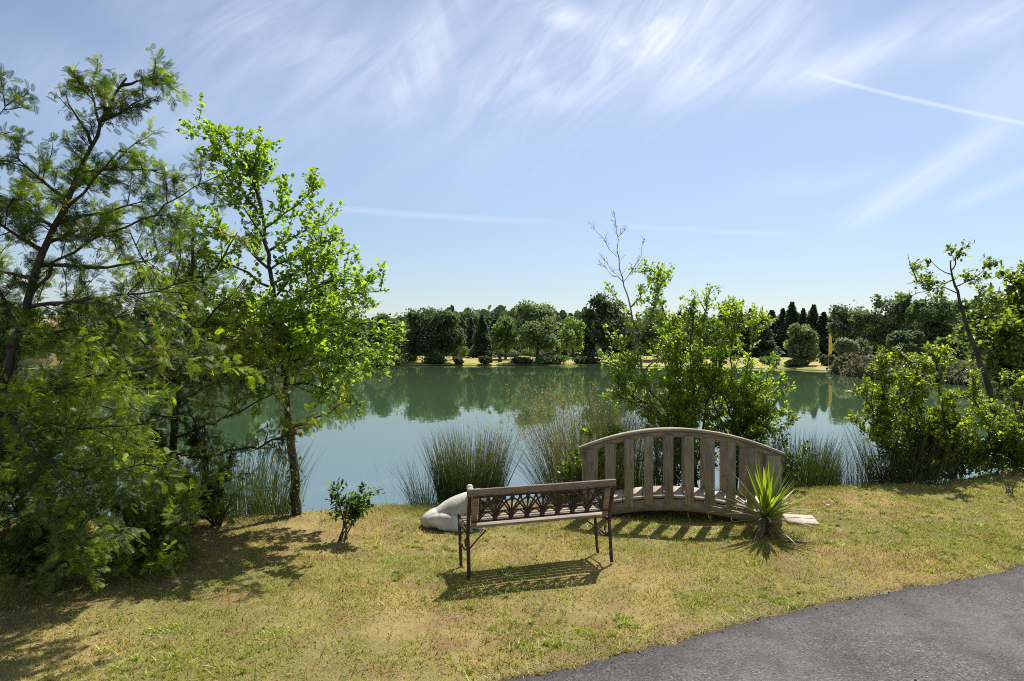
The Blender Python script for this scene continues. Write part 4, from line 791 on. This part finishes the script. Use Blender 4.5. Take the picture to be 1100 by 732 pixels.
# shrubs on the far bank
def far_shrub(label, pxc, Y, ytop, hw_, seed, c0, c1, n=1500, size=(.1, .25), group='shrubs on the far bank', name='shrub', yb=None):
    rng = np.random.default_rng(seed); s = Y/F; X = (pxc-550)*s; zb = zg(X, Y); h = max(H-(ytop-HOR)*s-zb, .4); hw = hw_*s
    lob = [(0, 0, h*.45, hw*.8, hw*.6, h*.5)]+[(rng.uniform(-.6, .6)*hw, rng.uniform(-.3, .3)*hw, h*rng.uniform(.3, .7), hw*.4, hw*.35, h*.33) for _ in range(5)]
    g = far_crown(lob, n, rng, size, c0, c1, .1, seed); o = empty(name, (X, Y, zb), label, 'shrub', group); g.build('foliage', M_far, o)
    t = Geo()
    for q in range(5): a = rng.uniform(0, 6.28); tube(t, [(0, 0, -.05), (math.cos(a)*hw*.3, math.sin(a)*hw*.3, h*.4), (math.cos(a)*hw*.6, math.sin(a)*hw*.5, h*.8)], [.04, .03, .01], 5, (1, 1, 1))
    t.build('stem', M_bark, o)
RU = ((.035, .05, .022), (.10, .11, .05))
for i_, a_ in enumerate([
    ('small dark round reedy tuft at the water edge below the pale bare bank', 493, 79.6, 384, 5.5, *RU), ('wider dark brown tuft at the water edge right of the small round tuft', 521, 79.6, 383, 8, (.05, .045, .025), (.13, .11, .06)),
    ('low dark hedge at the water edge under the willow', 590, 79.8, 382, 24, *DK), ('left end of the dark hedge at the water edge', 560, 79.9, 384, 14, *DK), ('dark low scrub at the water edge right of the willow', 632, 79.4, 384, 18, (.05, .05, .03), (.11, .11, .06)),
    ('bright yellow green bush on the far bank behind the brown tuft', 515, 98, 371, 14, (.09, .12, .04), (.20, .23, .08)), ('pale bush on the far bank right of the round-crowned tree', 495, 100, 373, 9, *LT), ('grey green bush beside the foot of the round-crowned tree', 487, 90, 363, 10, *GY),
    ('hedge length right of the bright yellow green bush', 545, 104, 375, 15, *MD), ('hedge length behind the willow stems', 575, 104, 375, 16, *MD), ('hedge length right of the willow stems', 608, 104, 375, 17, *MD), ('bright small bush at the end of the far hedge', 606, 96, 376, 5, (.09, .14, .03), (.2, .26, .06)),
    ('dark low scrub at the foot of the round-crowned tree', 465, 80, 381, 15, *DK), ('green low scrub left of the round-crowned tree foot', 440, 84, 380, 12, *MD), ('dark hedge behind the tall dark tree', 665, 90, 376, 26, *DK),
    ('dark rounded bush at the water left of the yellow flag', 888, 66, 382, 9, (.04, .055, .025), (.11, .13, .05)), ('dark scrub at the foot of the rounded willow', 856, 66.5, 387, 14, *DK), ('low green scrub behind the right alder bush', 828, 70, 383, 12, *MD),
    ('pinkish grey heather mound above the water right of the yellow flag', 917, 60, 383, 10, (.13, .11, .085), (.27, .22, .18)), ('larger pinkish grey heather mound under the bluish tree', 935, 56, 382, 13, (.12, .10, .085), (.26, .21, .18)),
    ('dark heather mound at the water edge behind the bright bush', 955, 50, 386, 14, (.06, .055, .04), (.15, .13, .10)), ('grey green scrub behind the tips of the bright bush', 985, 46, 388, 22, (.05, .055, .035), (.13, .13, .08)),
    ('dark scrub along the water below the leaning trunk', 1030, 44, 388, 24, *DK), ('dark scrub along the water at the right edge', 1085, 42, 390, 30, *DK), ('grey scrub beyond the right edge', 1140, 42, 390, 30, (.07, .07, .05), (.15, .14, .10)),
    ('dark bank scrub glimpsed through the mimosa leaves', 170, 36, 396, 36, *DK), ('green bank scrub glimpsed behind the pale alder', 250, 40, 398, 36, *DK), ('dark scrub on the left shore behind the slanting trunk', 60, 38, 398, 44, *DK), ('dark scrub on the shore behind the right side of the pale alder', 340, 52, 390, 34, *DK), ('green scrub on the shore just left of the round-crowned tree', 402, 72, 386, 20, *MD)]):
    far_shrub(*a_[:5], 200+i_, a_[5], a_[6], n=2600 if a_[4] > 12 else 1300)

rng = np.random.default_rng(333); g = Geo()
def shore_scrub(g, pts, n, width, hgt, c0, c1, seed):
    pts = np.array(pts, float); k = rng.integers(0, len(pts)-1, n); t = rng.random((n, 1)); p = pts[k]*(1-t)+pts[k+1]*t+rng.normal(0, width, (n, 2))
    s_ = lake_sd(p[:, 0], p[:, 1]); p = p[s_ > -.4]; m = len(p); zt = hgt*(.25+1.1*vnoise(p[:, 0], p[:, 1], .45, seed)**1.5); z = height(p[:, 0], p[:, 1])+zt*rng.random(m)**.6
    P = np.stack([p[:, 0], p[:, 1], z], 1); X = nrm(rng.normal(size=(m, 3))); Nn = nrm(rng.normal(size=(m, 3))*.6+np.array([0, -.3, .9])); Y = nrm(np.cross(Nn, X)); t = rng.random((m, 1)); v = vnoise(p[:, 0], p[:, 1], .3, seed+1)[:, None]
    g.inst(CL_V, LEAF_F, P, X, Y, np.cross(X, Y), rng.uniform(.12, .32, (m, 1)), (np.asarray(c0)*(1-t)+np.asarray(c1)*t)*(.6+.8*v))
shore_scrub(g, [(29.5, 55), (28.5, 52), (26.5, 44), (28, 38), (31, 30), (29, 20)], 26000, .9, 1.15, (.07, .065, .045), (.17, .16, .10), 91)
tag(g.build('bank_scrub', M_far), 'heathery scrub covering the right-hand shore', 'scrub', kind='stuff')
g = Geo(); shore_scrub(g, [(-29, 27), (-22, 33.5), (-19, 36), (-18, 41), (-19, 48), (-18.5, 58), (-17, 70), (-14, 78)], 30000, .9, 2.0, (.04, .06, .025), (.11, .145, .055), 95)
tag(g.build('bank_scrub', M_far), 'dark green scrub covering the left-hand shore', 'scrub', kind='stuff')
# --- yellow feather flag
o = empty('feather_flag', (P3(890, 392, 64)[0], 64, .2), 'tall narrow yellow feather flag on a pole on the far bank', 'flag')
g = Geo(); tube(g, [(0, 0, -.1), (0, 0, 1.6), (.02, 0, 2.75), (.12, 0, 3.05), (.38, 0, 3.1)], [.025, .02, .015, .012, .008], 8, (1, 1, 1)); g.build('pole', plain('pole_grey', (.3, .3, .3)), o, smooth=True)
g = Geo(); m = 14; zz = np.linspace(.95, 3.02, m); w = np.interp(zz, [.95, 1.2, 2.6, 3.02], [.22, .32, .34, .20]); yy = .04*np.sin(zz*3.1)
V = np.concatenate([np.stack([np.full(m, .04), 0*zz-.004, zz], 1), np.stack([.04+w, yy, zz], 1), np.stack([np.full(m, .04), 0*zz+.004, zz], 1), np.stack([.04+w, yy+.008, zz], 1)])
i = np.arange(m-1); g.add(V, [np.stack([i, i+m, i+m+1, i+1], 1), np.stack([i+2*m, i+2*m+1, i+3*m+1, i+3*m], 1), np.stack([i+m, i+3*m, i+3*m+1, i+m+1], 1)], (1, 1, 1)); g.build('banner', plain('yellow_cloth', (.85, .62, .03), .6, .35), o)
# --- post on far bank and low fence
o = empty('wooden_post', (P3(537, 390, 84)[0], 84, zg(P3(537, 390, 84)[0], 84)), 'stubby dark brown post on the far bank between the brown tuft and the dark hedge', 'post')
g = Geo(); tube(g, [(0, 0, -.1), (0, 0, .5), (.02, 0, 1.05)], [.28, .24, .22], 9, (1, 1, 1)); g.build('post_shaft', M_bark, o, smooth=True); g = Geo(); tube(g, [(.02, 0, 1.05), (.02, 0, 1.18)], [.34, .30], 9, (1, 1, 1)); g.build('post_cap', M_barkd, o)
o = empty('rail_fence', (-1, 102, .3), 'low dark rail fence in front of the far hedge', 'fence'); M_fence = plain('fence_wood', (.09, .075, .06))
for k in range(17):
    g = Geo(); boxv(g, (-14+k*2.0, 0, .35), (.12, .12, .95), None, (1, 1, 1), .01); g.build('post', M_fence, o)
for zz in (.35, .7):
    g = Geo(); boxv(g, (2, -.09, zz), (32.6, .05, .11), None, (1, 1, 1), .01); g.build('rail', M_fence, o)
# --- house glimpsed at the left
o = empty('house', (P3(30, 370, 52)[0], 52, .25), 'low house with a tan tiled roof glimpsed through the mimosa leaves', 'house')
g = Geo(); boxv(g, (0, 0, 1.3), (8, 6, 2.7), None, (1, 1, 1)); g.build('wall', plain('render_white', (.62, .58, .5)), o)
g = Geo(); g.add([(-4.6, -3.6, 2.66), (4.6, -3.6, 2.66), (4.6, 3.6, 2.66), (-4.6, 3.6, 2.66), (-4.6, 0, 4.3), (4.6, 0, 4.3), (-4.6, -3.6, 2.8), (4.6, -3.6, 2.8), (4.6, 3.6, 2.8), (-4.6, 3.6, 2.8)], [np.array([(0, 3, 2, 1), (6, 7, 5, 4), (8, 9, 4, 5), (0, 1, 7, 6), (2, 3, 9, 8)]), np.array([(6, 4, 9), (7, 8, 5)]), np.array([(0, 6, 9, 3), (1, 2, 8, 7)])], (1, 1, 1)); g.build('roof', plain('roof_tan', (.42, .27, .17)), o)
for k in (-1, 1):
    g = Geo(); boxv(g, (k*2.1, -3.02, 1.5), (1.2, .06, 1.1), None, (1, 1, 1)); w = g.build('window', plain('glass_dark', (.04, .05, .06), .15), o)
    g = Geo()
    for dx, dz, sx, sz in ((0, .6, 1.36, .08), (0, -.6, 1.36, .08), (-.64, 0, .08, 1.12), (.64, 0, .08, 1.12), (0, 0, .05, 1.1)): boxv(g, (k*2.1+dx, -3.06, 1.5+dz), (sx, .05, sz), None, (1, 1, 1))
    g.build('window_frame', plain('frame_white', (.7, .7, .68)), w)

# ------------------------------------------------------------------ bridge
A0 = np.array([.79, 6.80, 0]); B0 = np.array([2.73, 6.40, 0]); Lb = np.linalg.norm(B0-A0); ub = (B0-A0)/Lb; nb = np.array([-ub[1], ub[0], 0]); WB = .54
br = empty('footbridge', tuple(A0), 'small arched wooden garden footbridge with picket railings standing on the lawn by the lake', 'footbridge', rz=math.atan2(ub[1], ub[0]))
M_pick = wood_mat('picket_wood', (.20, .165, .105), (.36, .31, .215), (10, 10, 1)); M_rail = wood_mat('rail_wood', (.20, .165, .12), (.36, .31, .235), (1.2, 12, 12)); M_deck = wood_mat('deck_wood', (.30, .245, .20), (.50, .43, .36), (12, 1.2, 12))
rng = np.random.default_rng(301)
def arch(x, z0, rise): t = x/Lb; return z0+rise*(1-(2*t-1)**2)
def arc_beam(g, x0, x1, y, wy, z0, rise, hz, n=26, c=(1, 1, 1)):
    xs_ = np.linspace(x0, x1, n); zc = arch(xs_, z0, rise); V = []
    for dy, dz in ((-wy/2, -hz/2), (wy/2, -hz/2), (wy/2, hz/2), (-wy/2, hz/2)): V.append(np.stack([xs_, np.full(n, y+dy), zc+dz], 1))
    V = np.concatenate(V); i = np.arange(n-1); fs = []
    for a, b in ((0, 1), (1, 2), (2, 3), (3, 0)): fs.append(np.stack([a*n+i, a*n+i+1, b*n+i+1, b*n+i], 1)[:, ::-1])
    fs.append(np.array([(0, n, 2*n, 3*n), (n-1, 4*n-1, 3*n-1, 2*n-1)])); g.add(V, fs, c)
g = Geo(); nd = 19
for k in range(nd):
    x = -.02+(Lb+.04)*(k+.5)/nd; sl = math.atan((arch(x+.01, .06, .18)-arch(x-.01, .06, .18))/.02); ax = [(math.cos(sl), 0, math.sin(sl)), (0, 1, 0), (-math.sin(sl), 0, math.cos(sl))]; b = rng.uniform(.82, 1.12)
    boxv(g, (x, WB/2, arch(x, .06, .18)), ((Lb+.04)/nd-.004, WB-.05, .028), ax, (b, b*.99, b*.97), .004)
g.build('deck', M_deck, br)
for y in (0.03, WB-.03):
    g = Geo(); arc_beam(g, 0, Lb, y, .04, -.012, .17, .115); g.build('stringer', M_rail, br)
for side, y in enumerate((-.012, WB+.012)):
    sg = -1 if side == 0 else 1
    dz_ = 0 if side == 0 else -.065
    g = Geo(); arc_beam(g, -.05, Lb+.05, y, .035, .71+dz_, .205, .062); r_ = g.build('rail', M_rail, br)
    g = Geo(); arc_beam(g, -.06, Lb+.06, y-sg*.005, .095, .756+dz_, .205, .026, c=(1.15, 1.12, 1.1)); g.build('handrail_cap', M_rail, r_)
    for k in range(10):
        x = .06+(Lb-.12)*k/9; zt = arch(x, .70+dz_, .205); zb = arch(x, .0, .175) if 0 < k < 9 else -.03; b = rng.uniform(.85, 1.12); w = .092 if k < 9 else .13
        yy = y+sg*(.0295) if side == 0 else y-sg*.0295
        yy = y-.031 if side == 0 else y-.031
        g = Geo(); boxv(g, (x, yy+ (0 if side == 0 else 0), (zt+zb)/2), (w*rng.uniform(.94, 1.05), .024, zt-zb), None, (b, b*rng.uniform(.95, 1.0), b*rng.uniform(.9, 1.0)), .003); g.build('picket', M_pick, br)
    for x in (-.0+.005, Lb-.005):
        g = Geo(); boxv(g, (x, y+(.03 if side == 0 else -.085), .33), (.07, .07, .76), None, (.9, .9, .9), .004); g.build('post', M_pick, br)
# slabs at the foot of the bridge
o = empty('paving_slab', tuple(G(860, 561)), 'pale stone paving slab set in the grass at the right foot of the bridge', 'paving slab', rz=-.25)
g = Geo(); boxv(g, (0, 0, .012), (.30, .34, .05), None, (1, 1, 1), .006); g.build('slab', stone_mat('slab_stone', (.36, .30, .24), (.50, .43, .35), 14), o)
rng = np.random.default_rng(77)
g0 = G(880, 549); bm = bmesh.new(); bmesh.ops.create_icosphere(bm, subdivisions=2, radius=.02)
for v in bm.verts: v.co *= 1+.18*rng.normal(); v.co.z *= .6
me = bpy.data.meshes.new('pebble'); bm.to_mesh(me); bm.free(); me.materials.append(stone_mat('pebble_white', (.6, .58, .55), (.75, .73, .7))); o = bpy.data.objects.new('pebble', me); col.objects.link(o); o.location = (g0[0]+.15, g0[1]+.1, zg(g0[0], g0[1])+.02); tag(o, 'single white pebble on the lawn right of the paving slab', 'pebble')

# ------------------------------------------------------------------ bench
RL = G(504, 622); RR = G(657, 604); ux = (RR-RL)[:2]; Wb = float(np.linalg.norm(ux)); az_ = math.atan2(ux[1], ux[0])
bn = empty('garden_bench', (RL[0], RL[1], 0), 'weathered wooden bench with a rusty cast iron lattice back, facing the lake', 'bench', rz=az_); bn.scale = (1, .78, .94)
M_iron = iron_mat(); M_bw = wood_mat('bench_wood', (.20, .16, .12), (.42, .36, .29), (1.2, 14, 14))
def bar(g, pts, r, c=(1, 1, 1), sides=6): tube(g, smooth_path(pts, max(6, len(pts)*5)), r, sides, c)
for x, nm in ((0.0, 'l'), (Wb, 'r')):
    f = 1 if x == 0 else -1
    g = Geo(); bar(g, [(x, .0, 0), (x, .025, .16), (x, .055, .33), (x, .06, .40)], np.linspace(.016, .014, 20), sides=8); g.build('leg', M_iron, bn, smooth=True)
    g = Geo(); bar(g, [(x, .335, 0), (x, .36, .03), (x, .385, .16), (x, .41, .30), (x, .42, .385)], np.linspace(.013, .015, 25), sides=8); g.build('leg', M_iron, bn, smooth=True)
    g = Geo(); boxv(g, (x, .235, .375), (.026, .40, .03), None, (1, 1, 1), .004)
    bar(g, [(x, .42, .38), (x, .455, .40), (x, .47, .43), (x, .45, .455), (x, .425, .44), (x, .43, .42)], .011)           # front scroll
    bar(g, [(x, .045, .27), (x, .10, .235), (x, .16, .25), (x, .17, .29), (x, .13, .30)], .008)                            # bracket scroll
    bar(g, [(x, .05, .24), (x, .20, .19), (x, .385, .22)], .008)
    e_ = g.build('end_frame', M_iron, bn, smooth=False)
    g = Geo(); bar(g, [(x, .055, .385), (x, .03, .50), (x, -.01, .63), (x, -.035, .735)], .016, sides=6)
    g.build('back_upright', M_iron, bn, smooth=True)
    g = Geo(); ax = np.array([(1, 0, 0), (0, .93, -.36), (0, .30, .955)]); ax[1] = np.cross(ax[2], ax[0]); ax[1] /= np.linalg.norm(ax[1]); ax[2] = (0, -.27, .963)
    ax[1] = np.cross(ax[2], ax[0]); boxv(g, (x+f*.045, .012, .555), (.05, .014, .27), ax, (1, .75, .6), .003); g.build('side_stile', M_bw, bn)
    g = Geo(); bar(g, [(x+f*.01, .08, .22), (x+f*.10, .12, .30), (x+f*.17, .16, .352)], .007); g.build('brace', M_iron, bn)
# seat slats
g = Geo()
for k in range(6):
    y = .075+k*.066; b = rng.uniform(.92, 1.15); boxv(g, (Wb/2, y, .402+.006*abs(k-2.5)), (Wb-.02, .052, .024), None, (b, b, b*.98), .005)
g.build('seat', M_bw, bn)
# back: leaning plane helper (u along x, v up)
def bp(u, v): s = (v-.40)/.335; return (u, .05-.085*s-.004, v)
g = Geo(); axb = np.array([(1, 0, 0), (0, .97, .245), (0, -.245, .97)]); boxv(g, bp(Wb/2, .725), (Wb+.05, .026, .062), axb, (.85, .8, .76), .005); g.build('top_rail', M_bw, bn)
g = Geo(); x0_, x1_ = .085, Wb-.085; n = 60
for v0, h_ in ((.684, .016), (.468, .018)): boxv(g, bp(Wb/2, v0), (Wb-.05, .014, h_), axb, (1, 1, 1), .002)
for u in (x0_, x1_): boxv(g, bp(u, .575), (.016, .014, .21), axb, (1, 1, 1), .002)
NM = 8; st = (x1_-x0_)/NM
for k in range(NM+1):
    u = x0_+k*st
    if 0 < k < NM:
        bar(g, [bp(u, .476), bp(u, .56), bp(u, .675)], .0085, sides=5)
        # bud under the rail and tuft at the foot
        tube(g, [bp(u, .69), bp(u, .665), bp(u, .640), bp(u, .610)], [.012, .019, .014, .004], 6, (1, 1, 1)); tube(g, [bp(u, .468), bp(u, .49), bp(u, .52)], [.026, .018, .007], 6, (1, 1, 1))
    for sg in (-1, 1):
        if 0 <= k+sg <= NM:
            bar(g, [bp(u, .478), bp(u+sg*st*.22, .56), bp(u+sg*st*.62, .63), bp(u+sg*st*1.0, .662)], .0082, sides=5)
            bar(g, [bp(u, .478), bp(u+sg*st*.30, .53), bp(u+sg*st*.62, .555), bp(u+sg*st*.9, .53), bp(u+sg*st*1.0, .485)], .0072, sides=5)
            bar(g, [bp(u, .478), bp(u+sg*st*.10, .56), bp(u+sg*st*.34, .62), bp(u+sg*st*.5, .678)], .0078, sides=5)
    if k < NM:
        um = u+st*.5; tube(g, [bp(um, .69), bp(um, .67), bp(um, .645)], [.010, .014, .004], 6, (1, 1, 1))
g.build('back_panel', M_iron, bn)

# ------------------------------------------------------------------ stone frog
def lathe_ell(bm, c, r, rot=(0, 0, 0), seg=24):
    m = Matrix.Translation(c) @ Matrix.Rotation(rot[2], 4, 'Z') @ Matrix.Rotation(rot[1], 4, 'Y') @ Matrix.Rotation(rot[0], 4, 'X') @ Matrix.Diagonal((*r, 1))
    bmesh.ops.create_uvsphere(bm, u_segments=seg, v_segments=seg//2, radius=1, matrix=m)
fb = G(486, 568)
bm = bmesh.new()
E = lambda c, r, rot=(0, 0, 0): lathe_ell(bm, c, r, rot)
E((.0, 0, .18), (.28, .15, .125), (0, R(-30), 0))        # back, rising to the right
E((-.19, 0, .10), (.14, .15, .095), (0, R(-20), 0))       # rump
E((.12, 0, .255), (.16, .135, .10), (0, R(-24), 0))           # shoulders
E((.24, 0, .325), (.135, .125, .068), (0, R(-6), 0))           # head
E((.33, 0, .305), (.075, .10, .045))                           # snout
E((.20, 0, .21), (.09, .11, .10))                              # throat
for s in (-1, 1):
    E((.175, s*.078, .395), (.036, .034, .036))                # eye bulges
    E((-.105, s*.145, .105), (.165, .052, .078), (0, R(4), R(s*6)))   # thigh
    E((-.02, s*.185, .045), (.15, .038, .036), (0, R(4), R(s*4)))    # shin
    E((.08, s*.19, .02), (.085, .05, .02))                     # hind foot
    E((.205, s*.115, .15), (.042, .042, .14), (R(s*8), R(8), 0))   # front leg
    for t in (-1, 0, 1): E((.255+.01*abs(t), s*.125+t*.03, .016), (.06, .014, .014), (0, 0, t*.35))
    for t in (-1, 0, 1): E((.14, s*.19+t*.03, .014), (.06, .013, .012), (0, 0, t*.3))
me = bpy.data.meshes.new('frog_src'); bm.to_mesh(me); bm.free()
tmp = bpy.data.objects.new('frog_src', me); col.objects.link(tmp)
md = tmp.modifiers.new('r', 'REMESH'); md.mode = 'VOXEL'; md.voxel_size = .007; md2 = tmp.modifiers.new('s', 'SMOOTH'); md2.iterations = 4; md2.factor = .6
dg = bpy.context.evaluated_depsgraph_get(); ev = tmp.evaluated_get(dg); me2 = bpy.data.meshes.new_from_object(ev); bpy.data.objects.remove(tmp)
me2.name = 'statue'; me2.materials.clear(); me2.materials.append(stone_mat('cast_stone', (.32, .29, .23), (.64, .60, .53), 6)); me2.polygons.foreach_set('use_smooth', np.ones(len(me2.polygons), bool))
# cut mouth line as a shallow groove
co = np.zeros(len(me2.vertices)*3, np.float32); me2.vertices.foreach_get('co', co); co = co.reshape(-1, 3)
hd = (co[:, 0] > .19) & (np.abs(co[:, 2]-(.305+.02*(co[:, 0]-.2))) < .007); co[hd] -= (nrm(co[hd]-np.array([.25, 0, .305])))*.010; me2.vertices.foreach_set('co', co.ravel()); me2.update()
o = bpy.data.objects.new('frog_statue', me2); col.objects.link(o); o.location = (fb[0]+.0, fb[1]+.08, zg(fb[0], fb[1])-.012); o.rotation_euler = (0, 0, R(8)); o.scale = (1.0, 1.0, .97)
tag(o, 'pale stone frog statue on the grass, its head behind the left bench end', 'statue')

# ------------------------------------------------------------------ spiky cordyline
rng = np.random.default_rng(401)
yb = G(823, 577); yb[2] = zg(yb[0], yb[1]); o = empty('spiky_plant', tuple(yb), 'spiky yellow green sword-leaved plant with a skirt of dead leaves in front of the bridge', 'spiky plant')
def swords(n, z0, elev, length, width, c0, c1, bend):
    g = Geo()
    for k in range(n):
        a = rng.uniform(0, 6.283); e = R(rng.uniform(*elev)); l = rng.uniform(*length); w = rng.uniform(*width); m = 8; t = np.linspace(0, 1, m)
        d = np.array([math.cos(a)*math.cos(e), math.sin(a)*math.cos(e), math.sin(e)]); s = np.array([-math.sin(a), math.cos(a), 0]); up = np.cross(d, s)*-1
        c = np.array([0, 0, z0+rng.uniform(-.03, .03)])+d*.015+np.outer(t*l, d)-np.outer((t**2)*l*bend*rng.uniform(.3, 1.6), (0, 0, 1)); ww = w*np.interp(t, [0, .25, .6, 1], [.55, 1, .85, .04])[:, None]
        V = np.concatenate([c-s*ww+up*ww*.25, c, c+s*ww+up*ww*.25]); i = np.arange(m-1); r = rng.random(); C = (np.array(c0)*(1-r)+np.array(c1)*r)*rng.uniform(.8, 1.2)
        g.add(V, [np.stack([i, i+m, i+m+1, i+1], 1), np.stack([i+m, i+2*m, i+2*m+1, i+m+1], 1)], C)
    return g
swords(58, .19, (14, 88), (.40, .62), (.014, .022), (.13, .19, .03), (.24, .30, .05), .10).build('leaves', M_yucca, o)
g = swords(26, .17, (-2, 30), (.42, .64), (.009, .014), (.11, .14, .04), (.26, .23, .09), .22); g.build('lower_leaves', M_yucca, o)
swords(34, .15, (-50, 0), (.16, .32), (.008, .013), (.17, .115, .07), (.30, .22, .14), .3).build('dead_leaves', M_far, o)
g = Geo(); tube(g, [(0, 0, -.03), (0, 0, .1), (0, 0, .2)], [.05, .042, .03], 9, (1, 1, 1)); g.build('trunk', M_barkd, o, smooth=True)
clump('grass_tuft', 'fresh green grass tuft growing under the spiky plant', (yb[0]+.12, yb[1]-.12, yb[2]), 260, .17, (.03, .10), (.003, .006), (.08, .14, .03), (.18, .25, .05), 402, .4, .5, None, ry=.1, seg=3, cat='grass tuft')
print('faces', sum(len(o.data.polygons) for o in col.objects if o.type == 'MESH'))
